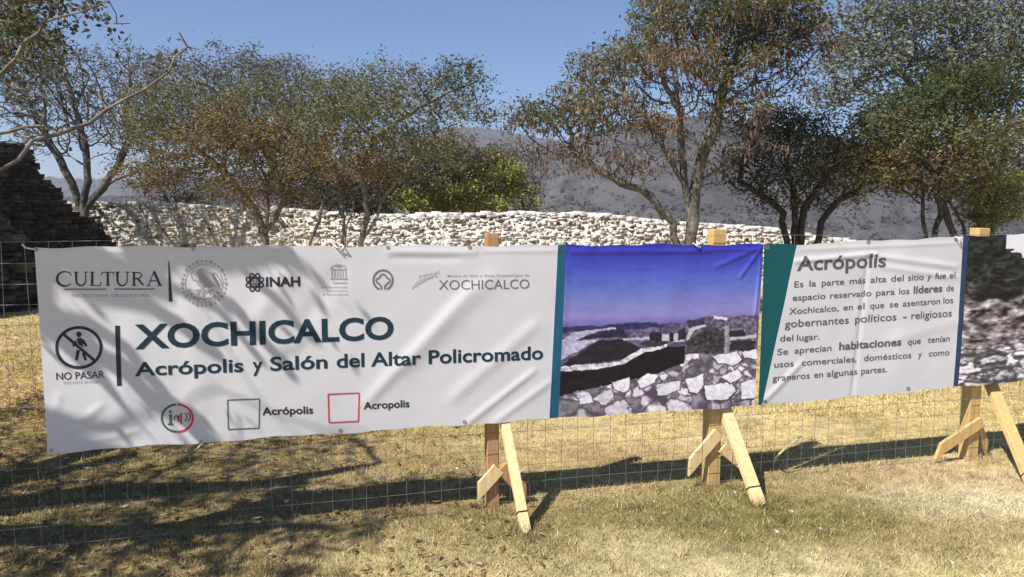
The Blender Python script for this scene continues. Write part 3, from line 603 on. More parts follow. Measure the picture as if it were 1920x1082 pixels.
    mesh_np('trunk', V, Fc, MAT['bark'], root, col=bc, smooth=True)
    lp, lc = [], []
    for i in np.nonzero((r < .0075) & (ow >= 0))[0]:
        nl = lv[own[ow[i]]]; nl = int(nl) + (R.random() < nl - int(nl))
        if nl:
            q_ = P[i] + R.normal(0, .05, (nl, 3)); own_i = own[ow[i]]; gone = over_banner(q_, 0) & (not ndel <= own_i < nbig); q_ = q_[~gone]; nl = len(q_); lp.append(q_); ls += [(.07 if own[ow[i]] < ndel else .055) if own[ow[i]] < nbig else .04] * nl; pal = np.array(PALETTE['green'] + PALETTE['brown']); lc.append(pal[R.integers(0, 6, nl)] * (.7 + .6 * R.random((nl, 1))))
    lp = np.concatenate(lp); lc = np.concatenate(lc); lsz = np.array(ls); V, Fc = leaf_quads(lp, lsz, lsz * .3, .8); mesh_np('crown', V, Fc, MAT['leaf'], root, col=np.repeat(lc, 4, 0))
    print('near', len(P), len(lp))
near_tree()

# ------------------------------------------------------------------ wire fence with its posts and braces
fence = empty('wire_fence', fw(0, 0), 'welded wire mesh fence on braced timber posts that carries the banners', 'fence')
s0, s1 = -3.6, 5.6
segs = []
for k, s in enumerate(np.arange(s0, s1, .1)):
    x = s + .004 * R.normal(); zz = np.linspace(0.0, 1.53, 6)
    pts = [fw(x + .006 * R.normal(), z, .012 + .006 * math.sin(s * 3 + z * 4)) for z in zz]
    segs += list(zip(pts[:-1], pts[1:]))
for z in np.arange(.03, 1.55, .1):
    ss = np.linspace(s0, s1, 38); pts = [fw(s, z + .004 * math.sin(s * 2.1 + z * 7), .0145 + .006 * math.sin(s * 3 + z * 4)) for s in ss]; segs += list(zip(pts[:-1], pts[1:]))
Pn = np.array([p for a in segs for p in a]); prn = np.array([-1 if i % 2 == 0 else i - 1 for i in range(len(Pn))])
V, Fc = tubes(Pn, prn, np.full(len(Pn), .0013), 4); mesh_np('wire_mesh', V, Fc, MAT['wire'], fence)
def beam(name, p0, p1, w, t, side, mat, parent, cut0=0.0, cut1=0.0):
    """board from p0 to p1; w across (towards side), t thick; cut = bevel length of the pointed ends"""
    p0 = Vector([float(v) for v in p0]); p1 = Vector([float(v) for v in p1]); d = (p1 - p0).normalized(); sd = Vector([float(v) for v in side]); sd = (sd - d * sd.dot(d)).normalized(); nn = d.cross(sd)
    bm = bmesh.new(); rings = []
    for q, c in ((p0, -cut0), (p1, cut1)):
        rings.append([bm.verts.new(q + sd * a * w / 2 + nn * b * t / 2 + d * (c if a > 0 else 0)) for a, b in ((-1, -1), (1, -1), (1, 1), (-1, 1))])
    for i in range(4): bm.faces.new([rings[0][i], rings[0][(i + 1) % 4], rings[1][(i + 1) % 4], rings[1][i]])
    bm.faces.new(rings[0][::-1]); bm.faces.new(rings[1])
    bmesh.ops.recalc_face_normals(bm, faces=bm.faces)
    bmesh.ops.bevel(bm, geom=list(bm.edges), offset=.0025, segments=1, affect='EDGES')
    return bm_obj(name, bm, mat, parent)
W1 = M_wood('brown_timber', (.50, .30, .15), (60, 60, 4)); W2 = M_wood('yellow_timber', (.62, .44, .19), (60, 60, 4)); W3 = M_wood('pale_timber', (.76, .60, .33), (30, 60, 5))
tie = M_flat('black_tie', (.02, .02, .02), .5)
def post(px, py, w, h, mat, bracemat, front, left, right, label, fw_, twin=None):
    s, z = fp(px, py); s = float((gp(px, py) - ORG) @ U); c = s
    o = beam('post', fw(c, -.15, .03 + w / 2), fw(c, h, .03 + w / 2), w, w, U, mat, fence); tag(o, label)
    if twin: 
        o2 = beam('batten', fw(c + w * .5 + .014, -.1, .05), fw(c + w * .5 + .014, h - .04, .05), .026, .05, U, mat, o)
    # front brace: from the post's right cheek through the mesh to the ground in front
    (ax, ay), (bx, by), offs = front
    a = fw(*fp(ax, ay), offs); g_ = gp(bx, by); d = a - g_; d = d / np.linalg.norm(d)
    top = a + d * .14
    b1 = beam('brace', top, g_ - d * .03, fw_, .04, U, bracemat, o, cut1=-.03)
    k = g_ + d * .10; bm = bmesh.new(); 
    t_ = beam('tie', k - d * .004, k + d * .004, fw_ + .008, .048, U, tie, b1)
    for (ax, ay, bx, by, off0, dep, ww) in (left, right):
        a = fw(*fp(ax, ay), off0); g_ = fw(*fp(bx, by), off0 + .005); d = g_ - a; d /= np.linalg.norm(d)
        up_ = np.array([0, 0, 1.0])
        beam('brace', a - d * .03, g_ + d * .02, ww, .024, up_, bracemat if dep else mat, o, cut0=.0, cut1=-.085)
    return o
post(928, 955, .068, 1.556, W1, W3, ((948, 800), (986, 996), .0), (930, 888, 892, 931, .019, 1, .075), (948, 884, 993, 934, .02, 0, .075), 'reddish brown timber post', .052)
post(1342, 912, .082, 1.570, W2, W3, ((1366, 778), (1424, 946), .02), (1344, 820, 1290, 884, .018, 1, .075), (1362, 846, 1424, 898, .02, 1, .065), 'yellow timber post', .072, )
post(1832, 865, .085, 1.570, W2, W2, ((1868, 745), (1940, 918), .0), (1838, 796, 1757, 851, .018, 1, .075), (1848, 806, 1864, 848, .05, 1, .05), 'yellow timber post split down the middle', .08)

# ------------------------------------------------------------------ the banners
RIDGES = []      # (s0, z0, s1, z1, width, amplitude): folds in the cloth
for ax, ay, bx, by, w, am in [
    (690, 750, 880, 545, .035, .007), (760, 690, 920, 520, .05, .006), (876, 792, 1000, 695, .020, .006), (925, 792, 1030, 715, .022, .005), (850, 745, 1000, 610, .04, .006),
    (92, 846, 190, 760, .022, .005), (92, 846, 260, 806, .018, .004), (92, 846, 112, 740, .02, .003), (95, 845, 400, 828, .014, .002),
    (730, 472, 890, 473, .018, .0045), (735, 484, 860, 485, .018, -.003), (560, 480, 480, 600, .05, .006), (480, 640, 620, 800, .07, .006), (350, 560, 380, 760, .06, .005), (560, 620, 640, 500, .05, -.005), (250, 600, 230, 820, .06, .005),
    (1425, 465, 1385, 520, .014, .006), (1425, 462, 1340, 500, .016, .005), (1425, 480, 1412, 600, .012, .006), (1070, 474, 1330, 472, .012, .004), (1060, 500, 1045, 700, .03, .004), (1250, 520, 1230, 740, .09, .005),
    (66, 474, 540, 472, .010, .003), (905, 471, 1045, 470, .010, .003), (1060, 469, 1425, 468, .010, .003), (1500, 468, 1800, 455, .010, .003),
    (1490, 490, 1640, 476, .014, .008), (1640, 480, 1790, 500, .02, .006), (1650, 500, 1790, 520, .02, .005), (1626, 480, 1595, 745, .017, -.005), (1432, 750, 1500, 680, .018, .006), (1700, 470, 1690, 720, .12, .005), (1800, 600, 1660, 640, .04, .003)]:
    (a, b), (c, d) = fp(ax, ay), fp(bx, by); RIDGES.append((a, b, c, d, w, am))
def bulge(s, z):
    s = np.asarray(s, float); z = np.asarray(z, float)
    r = .010 * (N2.f(s * 2.2 + 30, z * 2.6 + 8, 3) - .5) + .003 * (N3.f(s * 7 + 3, z * 5 + 8, 2) - .5)
    for a, b, c, d, w, am in RIDGES:
        L2 = (c - a) ** 2 + (d - b) ** 2; t = ((s - a) * (c - a) + (z - b) * (d - b)) / L2; tc = np.clip(t, 0, 1)
        q = np.hypot(s - a - tc * (c - a), z - b - tc * (d - b)); r = r + am * np.exp(-(q / w) ** 2) * np.sqrt(np.clip(np.minimum(t + .12, 1.12 - t) * 4, 0, 1))
    return r
def surf(s, z, lift=0.0):
    s = np.asarray(s, float); z = np.asarray(z, float)
    return ORG + U * s[..., None] - NB * (.012 + bulge(s, z) + lift)[..., None] + np.stack([0 * z, 0 * z, z], -1)
def patch(name, corners, mat, parent, res=.0095, colfn=None, n=None, curve=0.0):
    TL, TR, BR, BL = [np.array(fp(*q)) for q in corners]
    nx, ny = n or (max(3, int(abs(TR[0] - TL[0]) / res)), max(3, int(abs(TL[1] - BL[1]) / res)))
    a, b = np.meshgrid(np.linspace(0, 1, nx), np.linspace(0, 1, ny)); A_ = a[..., None]; B_ = b[..., None]
    q = (TL * (1 - A_) + TR * A_) * (1 - B_) + (BL * (1 - A_) + BR * A_) * B_
    s, z = q[..., 0], q[..., 1]
    sag = .004 * np.sin(s * 9.0) + .003 * np.sin(s * 23.0); z = z + sag * np.abs(b - .5) * 2
    P = surf(s, z)
    c = colfn(a, b) if colfn else None
    return mesh_np(name, P.reshape(-1, 3), grid_faces(nx, ny), mat, parent, col=None if c is None else c.reshape(-1, 3), smooth=True)

class Print:
    """flat lettering and marks, drawn in photo points on the banner plane and laid on its folds"""
    def __init__(self): self.bm = bmesh.new(); self.lv = []; self.k = 0
    def poly(self, pts, raw=False):
        q = pts if raw else [fp(*p) for p in pts]
        self.bm.faces.new([self.bm.verts.new((s, z, self.k * .0001)) for s, z in q]); self.k = (self.k + 1) % 6; return self
    def stroke(self, pts, w, w1=None, closed=False):
        p = np.array(pts, float); n = len(p); w1 = w if w1 is None else w1
        if closed: d = np.roll(p, -1, 0) - np.roll(p, 1, 0)
        else: d = np.gradient(p, axis=0)
        d /= np.linalg.norm(d, axis=1)[:, None] + 1e-9; nr = np.stack([-d[:, 1], d[:, 0]], 1); ww = np.linspace(w, w1, n)[:, None] / 2
        L = [self.bm.verts.new((*fp(*q), self.k * .0001)) for q in p + nr * ww]; Rr = [self.bm.verts.new((*fp(*q), self.k * .0001)) for q in p - nr * ww]
        for i in range(n if closed else n - 1): j = (i + 1) % n; self.bm.faces.new([L[i], L[j], Rr[j], Rr[i]])
        self.k = (self.k + 1) % 6; return self
    def arc(self, cx, cy, rx, ry, a0, a1, w, w1=None, n=36, tilt=0):
        t = np.radians(np.linspace(a0, a1, n)); full = abs(a1 - a0) >= 359.9
        if full: t = t[:-1]
        return self.stroke([(cx + rx * math.cos(v), cy - ry * math.sin(v) - tilt * rx * math.cos(v)) for v in t], w, w1, closed=full)
    def disc(self, cx, cy, rx, ry=None, n=18):
        ry = ry or rx; return self.poly([(cx + rx * math.cos(6.2832 * i / n), cy + ry * math.sin(6.2832 * i / n)) for i in range(n)])
    def rect(self, x0, y0, x1, y1, sl=0.0): return self.poly([(x0, y0), (x1, y0 + sl * (x1 - x0)), (x1, y1 + sl * (x1 - x0)), (x0, y1)])
    def text(self, txt, bl, br, cap, bold=0.0, spacing=1.0):
        """txt from baseline-left to baseline-right with the given capital height, all in photo points"""
        cu = bpy.data.curves.new('t', 'FONT'); cu.body = txt; cu.offset = bold; cu.space_character = spacing; cu.resolution_u = 4; cu.fill_mode = 'FRONT'
        ob = bpy.data.objects.new('t', cu); COL.objects.link(ob); dg = bpy.context.evaluated_depsgraph_get()
        me = bpy.data.meshes.new_from_object(ob.evaluated_get(dg)); co = np.array([v.co[:2] for v in me.vertices]); fcs = [list(p.vertices) for p in me.polygons]
        bpy.data.objects.remove(ob); bpy.data.curves.remove(cu); bpy.data.meshes.remove(me)
        x0, x1 = co[:, 0].min(), co[:, 0].max(); a = np.array(fp(*bl)); b = np.array(fp(*br)); h = fp(bl[0], bl[1] - cap)[1] - a[1]; h2 = fp(br[0], br[1] - cap)[1] - b[1]; CAPH = .69
        t = (co[:, 0] - x0) / (x1 - x0)
        q = a[None] + (b - a)[None] * t[:, None]; q[:, 1] += co[:, 1] / CAPH * (h + 0 * t)
        vs = [self.bm.verts.new((*p, self.k * .0001)) for p in q]
        for f_ in fcs:
            try: self.bm.faces.new([vs[i] for i in f_])
            except ValueError: pass
        self.k = (self.k + 1) % 6; return self
    def done(self, name, mat, parent, cell=.0125, lift=.0016):
        bm = self.bm; bmesh.ops.triangulate(bm, faces=bm.faces[:])
        co = np.array([v.co[:] for v in bm.verts])
        for ax in (0, 1):
            lo, hi = co[:, ax].min(), co[:, ax].max(); c = cell * (math.floor(lo / cell) + 1)
            nrm = (1, 0, 0) if ax == 0 else (0, 1, 0)
            while c < hi:
                bmesh.ops.bisect_plane(bm, geom=bm.verts[:] + bm.edges[:] + bm.faces[:], plane_co=(c, 0, 0) if ax == 0 else (0, c, 0), plane_no=nrm, dist=1e-6); c += cell
        co = np.array([v.co[:] for v in bm.verts]); P = surf(co[:, 0], co[:, 1], lift + co[:, 2])
        for v, p in zip(bm.verts, P): v.co = Vector([float(x) for x in p])
        bm.normal_update()
        for f_ in bm.faces:
            if f_.normal.dot(Vector([float(x) for x in NB])) > 0: f_.normal_flip()
        me = bpy.data.meshes.new(name); bm.to_mesh(me); bm.free(); return link(name, me, mat, parent)
def ink(name, c): return M_flat(name, lin(c), .5)
INK = dict(teal=ink('dark_teal_ink', (26, 52, 68)), slate=ink('slate_ink', (38, 46, 62)), dark=ink('charcoal_ink', (48, 44, 58)), grey=ink('grey_ink', (112, 106, 112)), pale=ink('pale_grey_ink', (160, 155, 160)), faint=ink('faint_grey_ink', (186, 182, 186)),
    green=ink('green_ink', (78, 100, 78)), red=ink('red_ink', (190, 62, 72)), stripe=ink('blue_teal_ink', (28, 84, 112)), bgreen=ink('deep_teal_print', (10, 82, 88)), navy=ink('navy_ink', (42, 62, 92)), body=ink('body_text_ink', (92, 86, 92)))

# printed photographs
def voro(x, y, pts):
    d = np.stack([np.hypot(x - p[0], y - p[1]) for p in pts], -1); i = np.argsort(d, -1)[..., :2]
    f1_ = np.take_along_axis(d, i[..., :1], -1)[..., 0]; f2_ = np.take_along_axis(d, i[..., 1:2], -1)[..., 0]; return f1_, f2_, i[..., 0]
def inpoly(x, y, pg):
    r = np.zeros(x.shape, bool); n_ = len(pg)
    for i in range(n_):
        (x1, y1), (x2, y2) = pg[i], pg[(i + 1) % n_]
        c = ((y1 > y) != (y2 > y)) & (x < (x2 - x1) * (y - y1) / (y2 - y1 + 1e-12) + x1); r ^= c
    return r
def print_ruins(a, b):
    x = 80 + a * 1060 + (1 - b) * 26; y = 108 + b * (900 - 0 * a)
    wx = x + 16 * (N1.f(x * .03, y * .03) - .5); wy = y + 14 * (N2.f(x * .03, y * .03 + 9) - .5)
    C = np.empty(a.shape + (3,)); 
    for k, ch in enumerate(zip((52, 48, 160), (60, 70, 178), (84, 102, 192), (118, 124, 192), (136, 130, 192), (104, 100, 168))):
        C[..., k] = np.interp(y, [108, 190, 300, 400, 480, 535], ch)
    C += ((N1.f(x * .02 + 90, y * .05, 3) - .5) * 14)[..., None]
    def put(m, c, v=14): 
        nz = (R.random(a.shape) - .5) * v + (N3.f(x * .06, y * .08) - .5) * v * 3
        C[m] = (np.array(c) + nz[..., None])[m]
    P = lambda *p: inpoly(wx, wy, p)
    land = wy > 524 + 8 * np.sin(x * .01) - np.where(x > 740, 18, 0); put(land, (92, 86, 112), 30)
    put(P((90, 530), (520, 522), (620, 535), (600, 560), (90, 556)), (50, 46, 92))
    put(P((85, 600), (150, 560), (360, 538), (372, 550), (230, 572), (160, 604), (280, 600), (85, 705)), (176, 172, 200), 30)
    put(P((160, 602), (290, 554), (400, 545), (436, 600), (300, 590)), (44, 38, 58)); put(P((430, 560), (600, 545), (600, 600), (440, 600)), (98, 90, 118), 40)
    put(P((85, 740), (150, 690), (280, 605), (400, 605), (500, 655), (420, 715), (250, 722)), (38, 33, 44), 10)
    put(P((400, 600), (620, 598), (740, 620), (740, 634), (600, 618), (410, 610)), (180, 172, 196), 30)
    put(P((490, 626), (640, 622), (640, 650), (540, 652)), (52, 46, 62)); put(P((545, 575), (610, 570), (612, 622), (545, 622)), (40, 35, 46))
    put(P((612, 585), (650, 585), (650, 625), (612, 625)), (196, 188, 204)); put(P((650, 580), (676, 580), (676, 626), (650, 626)), (34, 30, 40)); put(P((676, 585), (697, 585), (697, 628), (676, 628)), (190, 182, 200)); put(P((698, 566), (746, 560), (746, 622), (698, 622)), (42, 38, 48))
    put(P((60, 770), (400, 742), (530, 668), (740, 655), (740, 760), (600, 806), (300, 856), (60, 896)), (24, 21, 27), 8)
    put(P((60, 742), (240, 726), (390, 728), (500, 660), (640, 645), (640, 660), (520, 680), (410, 742), (240, 756), (60, 764)), (208, 202, 214), 50)
    put(P((760, 520), (850, 500), (945, 496), (1140, 510), (1140, 700), (960, 700), (740, 690), (740, 560)), (96, 90, 108), 50)
    put(P((742, 698), (760, 625), (830, 580), (900, 558), (950, 580), (958, 700)), (58, 55, 62), 30); put(P((745, 520), (850, 505), (848, 540), (760, 556)), (58, 52, 74))
    put(P((760, 560), (850, 540), (850, 552), (790, 570), (765, 620), (750, 625)), (190, 184, 200)); put(P((895, 494), (970, 508), (968, 524), (900, 510)), (214, 210, 226)); put(P((958, 548), (985, 548), (990, 705), (960, 705)), (150, 144, 156), 30)
    put(P((985, 585), (1060, 575), (1085, 600), (1060, 622), (990, 618)), (40, 36, 46)); put(P((995, 640), (1140, 636), (1140, 694), (995, 690)), (44, 40, 50)); put(P((985, 622), (1140, 606), (1140, 622), (985, 634)), (186, 180, 196))
    low = P((60, 896), (300, 850), (600, 800), (740, 745), (742, 698), (960, 704), (1200, 690), (1200, 1100), (60, 1100))
    rr = np.random.default_rng(5); u_ = rr.random(150); pts = [(60 + 1120 * q_ ** (.75 if q_ < 2 else 1), 690 + 350 * w_) for q_, w_ in zip(u_, rr.random(150))]
    f1_, f2_, ci = voro(wx + 46 * (N2.f(x * .035, y * .045, 5) - .5), wy * 1.25 - 185 + 46 * (N1.f(x * .04 + 9, y * .04, 5) - .5), pts)
    tone = rr.random(150)[ci]; st = np.where((tone < .3) & (x < 900), 118, 170 + 60 * tone); st = st + (N3.f(x * .05, y * .07, 4) - .5) * 90
    stc = np.stack([st, st * .965, st * 1.03], -1); edge = (sstep(0, 14, f2_ - f1_) * (.45 + .55 * sstep(.35, .6, N3.f(x * .02 + 4, y * .02, 3))) + .0)[..., None]; edge = np.maximum(edge, sstep(8, 22, f2_ - f1_)[..., None]); stc = stc * edge + np.array([84, 74, 92]) * (1 - edge)
    C[low] = stc[low]
    for pg in [((895, 718), (960, 706), (1030, 700), (1062, 745), (1010, 775), (930, 752)), ((585, 890), (640, 855), (720, 842), (715, 890), (650, 922), (600, 920)), ((745, 835), (790, 830), (850, 810), (848, 880), (815, 918), (770, 905)), ((850, 880), (1000, 865), (1030, 920), (985, 962), (870, 955)), ((355, 830), (440, 812), (445, 870), (415, 892), (365, 870)), ((485, 830), (540, 800), (600, 808), (580, 850), (500, 875)), ((945, 830), (1040, 800), (1070, 840), (1000, 870)), ((1060, 700), (1150, 690), (1150, 745), (1080, 735)), ((1060, 880), (1150, 850), (1150, 965), (1060, 970)), ((185, 915), (245, 895), (255, 930), (190, 940))]:
        cx = sum(p[0] for p in pg) / len(pg); cy = sum(p[1] for p in pg) / len(pg)
        put(P(*[((p[0] - cx) * 1.12 + cx, (p[1] - cy) * 1.16 + cy + 3) for p in pg]), (80, 70, 84), 20); put(P(*pg), (226, 222, 232), 22)
    return linv(np.clip(C, 8, 240)) 
def print_rubble(a, b):
    x = a * 900; y = b * 1000
    n1 = N1.f(x * .012 + 3, y * .012 + 3, 5); n2 = N2.f(x * .03 + 5, y * .03, 4); n3 = N3.f(x * .07, y * .07, 3)
    g = 112 + (n2 - .5) * 300 + (n3 - .5) * 170; C = np.stack([g * 1.03, g * .96, g * 1.0], -1)
    dk = sstep(.46, .62, N3.f(x * .007 + 40, y * .006 + 5, 3)) * sstep(200, 330, y) * (1 - sstep(560, 700, y)); C = C * (1 - dk[..., None] * .72)
    rr = np.random.default_rng(9); pts = [(p, q) for p, q in zip(rr.random(170) * 940 - 20, 520 + rr.random(170) * 520)]
    f1_, f2_, ci = voro(x + 90 * (n2 - .5), y + 90 * (n1 - .5), pts); tone = rr.random(170)[ci]; st = 172 + 90 * tone + (n3 - .5) * 150 + (n2 - .5) * 120; e = sstep(1, 22, f2_ - f1_ + 16 * (n3 - .5))
    st = st * e + 66 * (1 - e); lowm = sstep(-30, 30, y - (690 - 120 * (a - .3) + 180 * (n1 - .5)))[..., None]
    C = C * (1 - lowm) + np.stack([st, st * .97, st * 1.03], -1) * lowm
    bush = (y < 320 + 170 * (n1 - .5) - 80 * sstep(.2, .5, a) * (1 - sstep(.5, .8, a))) ; gb = 34 + (n3 - .5) * 90 + (n2 - .5) * 60; C[bush] = np.stack([gb * .95, gb, gb * .98], -1)[bush]
    skym = (y < 70 + 200 * np.exp(-((x - 260 - 80 * (n2 - .5)) / 95) ** 2) + 60 * (n3 - .5)) & (x > 120) & (x < 420 + 60 * (n3 - .5)); C[skym] = (222, 220, 232)
    return linv(np.clip(C, 12, 240))

# --- banner one: title banner
AW = [(66, 463), (1045, 460), (1029, 784), (91, 848)]
bn = empty('banner', fw(fp(66, 463)[0], .5), 'long white banner with large site name and printed photo of ruins under violet sky', 'banner')
patch('title_panel', AW, MAT['vinyl'], bn)
patch('stripe', [AW[1], (1060, 459.6), (1046, 783), AW[2]], INK['stripe'], bn)
patch('photo_print', [(1060, 459.6), (1429, 458), (1412, 760), (1046, 783)], MAT['photo'], bn, colfn=print_ruins, n=(300, 250))

# CULTURA in a serifed hand
p = Print(); bx = [107, 143, 172, 193, 214, 248, 280]; y0, y1 = 510, 535
p.arc(123, 522.5, 14.5, 13.5, 48, 205, 1.6, 5, n=22); p.arc(123, 522.5, 14.5, 13.5, 205, 318, 5, 1.4, n=16); p.stroke([(133, 511), (134, 517)], 1.6)
def stem(x, w=4.2, a=y0, b=y1): p.rect(x - w / 2, a, x + w / 2, b)
def serif(x0, x1, y, h=1.5): p.rect(x0, y - h / 2, x1, y + h / 2)
p.stroke([(144, y0), (144, 525), (145.5, 531), (150, 535), (156, 535), (160.5, 531), (162, 525), (162, y0)], 4.2, 1.7); serif(140, 149, y0); serif(158, 166, y0)
stem(174); serif(170, 179, y0); serif(170, 190, y1); p.stroke([(189, 535), (190.5, 528)], 1.6)
stem(203); serif(192, 214, y0 + .4); serif(199, 207, y1); p.stroke([(192.5, 510), (191.5, 516)], 1.6); p.stroke([(213.5, 510), (214.5, 516)], 1.6)
p.stroke([(221, y0), (221, 525), (222.5, 531), (227, 535), (233, 535), (238, 531), (239.5, 525), (239.5, y0)], 4.2, 1.7); serif(217, 226, y0); serif(236, 244, y0)
stem(252); serif(248, 256, y0 + .6); serif(248, 257, y1); p.stroke([(254, 510.8), (262, 511), (266, 514), (266, 518), (262, 521.5), (254, 522.2)], 1.8, 2.2); p.stroke([(259, 522), (270, 535)], 3.8, 2.6)
p.stroke([(279, 535), (290, 508)], 1.7); p.stroke([(289.5, 509), (301, 535)], 4.4); p.rect(283, 525.5, 296, 527.3); serif(275, 283, y1); serif(296, 305, y1)
p.done('lettering', INK['dark'], bn)
p = Print(); p.rect(121, 540.8, 200, 543.2); p.rect(215, 540.6, 291, 543); p.done('underline', INK['grey'], bn)
Print().text('SECRETARÍA DE CULTURA', (136, 556.5), (282, 556.5), 5.2).done('lettering', INK['pale'], bn)
Print().stroke([(317, 489), (318.5, 520), (320.5, 565)], 1.6, 6.5).done('divider', INK['dark'], bn)
# round state crest: beaded rim, ring and a bird over a cactus
p = Print(); cx, cy = 383, 531
p.arc(cx, cy, 35, 36, 0, 360, 1.4, n=50)
for i in range(30):
    an = 6.2832 * i / 30; k = 3.4 if i % 3 == 0 else 2.3
    p.disc(cx + 41 * math.cos(an), cy + 41.5 * math.sin(an), k, k * 1.05, 8)
for a0 in (200, 216, 232, 248, 268, 286, 304, 322, 338): p.arc(cx, cy, 30, 31, a0, a0 + 9, 4, n=6)
p.poly([(372, 512), (380, 503), (388, 505), (392, 511), (398, 516), (404, 528), (410, 541), (400, 536), (394, 540), (386, 537), (378, 540), (370, 533), (374, 524)])
p.stroke([(380, 504), (374, 506), (370, 511), (372, 514)], 2.4, 1.2); p.stroke([(392, 512), (404, 512), (412, 522), (416, 536)], 4, 2); p.stroke([(373, 528), (362, 524), (358, 514), (362, 508)], 3.4, 1.4)
p.stroke([(366, 544), (380, 542), (392, 546), (402, 543)], 2.2); p.stroke([(382, 540), (382, 556)], 4.6, 3); p.stroke([(372, 552), (373, 545), (381, 549)], 3); p.stroke([(394, 552), (393, 545), (384, 549)], 3); p.stroke([(360, 557), (382, 560), (405, 556)], 2.6)
p.done('crest', INK['pale'], bn)
p = Print()
p.stroke([(398, 515), (407, 527), (413, 541)], 6, 3); p.poly([(374, 531), (384, 526), (394, 530), (392, 537), (380, 538)])
p.done('crest', INK['grey'], bn)
# rosette and INAH
p = Print(); cx, cy = 478, 529
for i in range(8):
    an = 6.2832 * (i + .5) / 8; p.arc(cx + 13.4 * math.cos(an), cy + 13.4 * math.sin(an), 3.9, 3.9, 0, 360, 2.6, n=14)
p.arc(cx, cy, 8, 8, 0, 360, 2.6, n=22); p.arc(cx, cy + .5, 4.2, 3, 200, 340, 2, n=8); p.disc(cx - 3, cy - 2.5, 1.5, n=8); p.disc(cx + 3, cy - 2.5, 1.5, n=8)
p.text('INAH', (499, 536.5), (563, 535.5), 17, bold=.035).done('lettering', INK['dark'], bn)
# temple mark
p = Print()
p.arc(634.5, 506, 15.5, 9.5, 8, 172, 2, n=16); p.rect(620, 504, 649, 506)
for k in range(6): p.rect(621 + k * 5.2, 507, 623 + k * 5.2, 520)
p.rect(619, 521, 651, 524)
p.rect(630, 498.5, 640, 500.5)
p.done('temple_mark', INK['pale'], bn)
p = Print(); p.text('Organización', (624, 532), (651, 531.6), 4.4, bold=.02); p.text('de las Naciones Unidas', (602, 540), (651, 539.4), 3.8, bold=.01); p.text('Patrimonio', (613, 546.5), (651, 546), 3.4); p.text('Mundial', (606, 553.5), (651, 553), 3.4); p.done('lettering', INK['pale'], bn)
# ring mark
p = Print(); cx, cy = 717.5, 525
p.arc(cx, cy, 18, 18.5, -66, 246, 3.4, n=44)
p.stroke([(714, 542.5), (714, 536), (710, 531.5), (706, 529), (704.5, 525), (706.5, 522), (710, 521), (712, 517.5), (715, 514.5), (717.5, 513.5), (720, 514.5), (723, 517.5), (725, 521), (728.5, 522), (730.5, 525), (729, 529), (725, 531.5), (721, 536), (721, 542.5)], 2.8)
p.done('ring_mark', INK['grey'], bn)
# faint feathered mark
p = Print()
for k in range(7): p.stroke([(772 + k * 7, 541 - k * 4.4), (782 + k * 6.5, 528 - k * 3.2), (796 + k * 4.5, 522 - k * 2.4)], 2.8, 1.2)
for k in range(4): p.arc(790 + k * 9, 520 - k * 2, 5, 4, 0, 300, 1.8, n=12)
p.done('feathered_mark', INK['faint'], bn)
Print().text('Museo de Sitio y Zona Arqueológica de', (838, 519), (991, 517.5), 4.6, bold=.006).done('lettering', INK['pale'], bn)
Print().text('XOCHICALCO', (822, 543), (991, 540.5), 18, bold=-.004).done('lettering', INK['grey'], bn)
# no entry mark
p = Print(); cx, cy = 149, 651
p.arc(cx, cy, 41.5, 37.5, 0, 360, 5.6, n=60); p.stroke([(119, 625), (180, 677)], 5.4)
p.done('prohibition_mark', INK['slate'], bn)
p = Print()
p.disc(149, 626.5, 5.2); p.poly([(145, 634), (152, 632.5), (160, 638), (165, 648), (162, 650), (156, 643), (157, 651), (151, 647), (147, 643)]); p.poly([(143.5, 636), (146, 645), (139, 650), (136.5, 647.5)])
p.stroke([(148, 656), (146.5, 664), (144.5, 675)], 6.5, 5); p.stroke([(157, 661), (162, 675)], 5.5, 4.5)
p.done('walking_figure', INK['slate'], bn)
Print().text('NO PASAR', (107, 711.5), (197, 708), 13.5, bold=.004).done('lettering', INK['dark'], bn)
Print().text('DO NOT ENTER', (121, 719.5), (186, 717.5), 5).done('lettering', INK['pale'], bn)
Print().stroke([(221, 610), (225, 722)], 9).done('divider', INK['slate'], bn)
Print().text('XOCHICALCO', (254, 652.5), (738, 634), 43, bold=.03, spacing=1.0).done('lettering', INK['teal'], bn)
def words(parent, mat, ws, f, bl, br, cap, bold=0.0):
    """ws: (word, x0, x1, cap factor, extra weight) with the baseline running from bl to br; each word is a part"""
    for w_ in ws:
        word, xa, xb = w_[:3]; k = w_[3] if len(w_) > 3 else 1; eb = w_[4] if len(w_) > 4 else 0
        a_, b_ = f(xa), f(xb); yb = lambda x: bl[1] + (br[1] - bl[1]) * (x - bl[0]) / (br[0] - bl[0])
        Print().text(word, (a_, yb(a_)), (b_, yb(b_)), cap * k, bold=bold + eb).done('lettering', mat, parent)
f0 = lambda x: x
words(bn, INK['teal'], [('Acrópolis', 254, 457), ('y', 474, 493), ('Salón', 507, 614), ('del', 631, 683), ('Altar', 695, 789), ('Policromado', 803, 1017)], f0, (254, 704), (1018, 672.5), 25, .022)
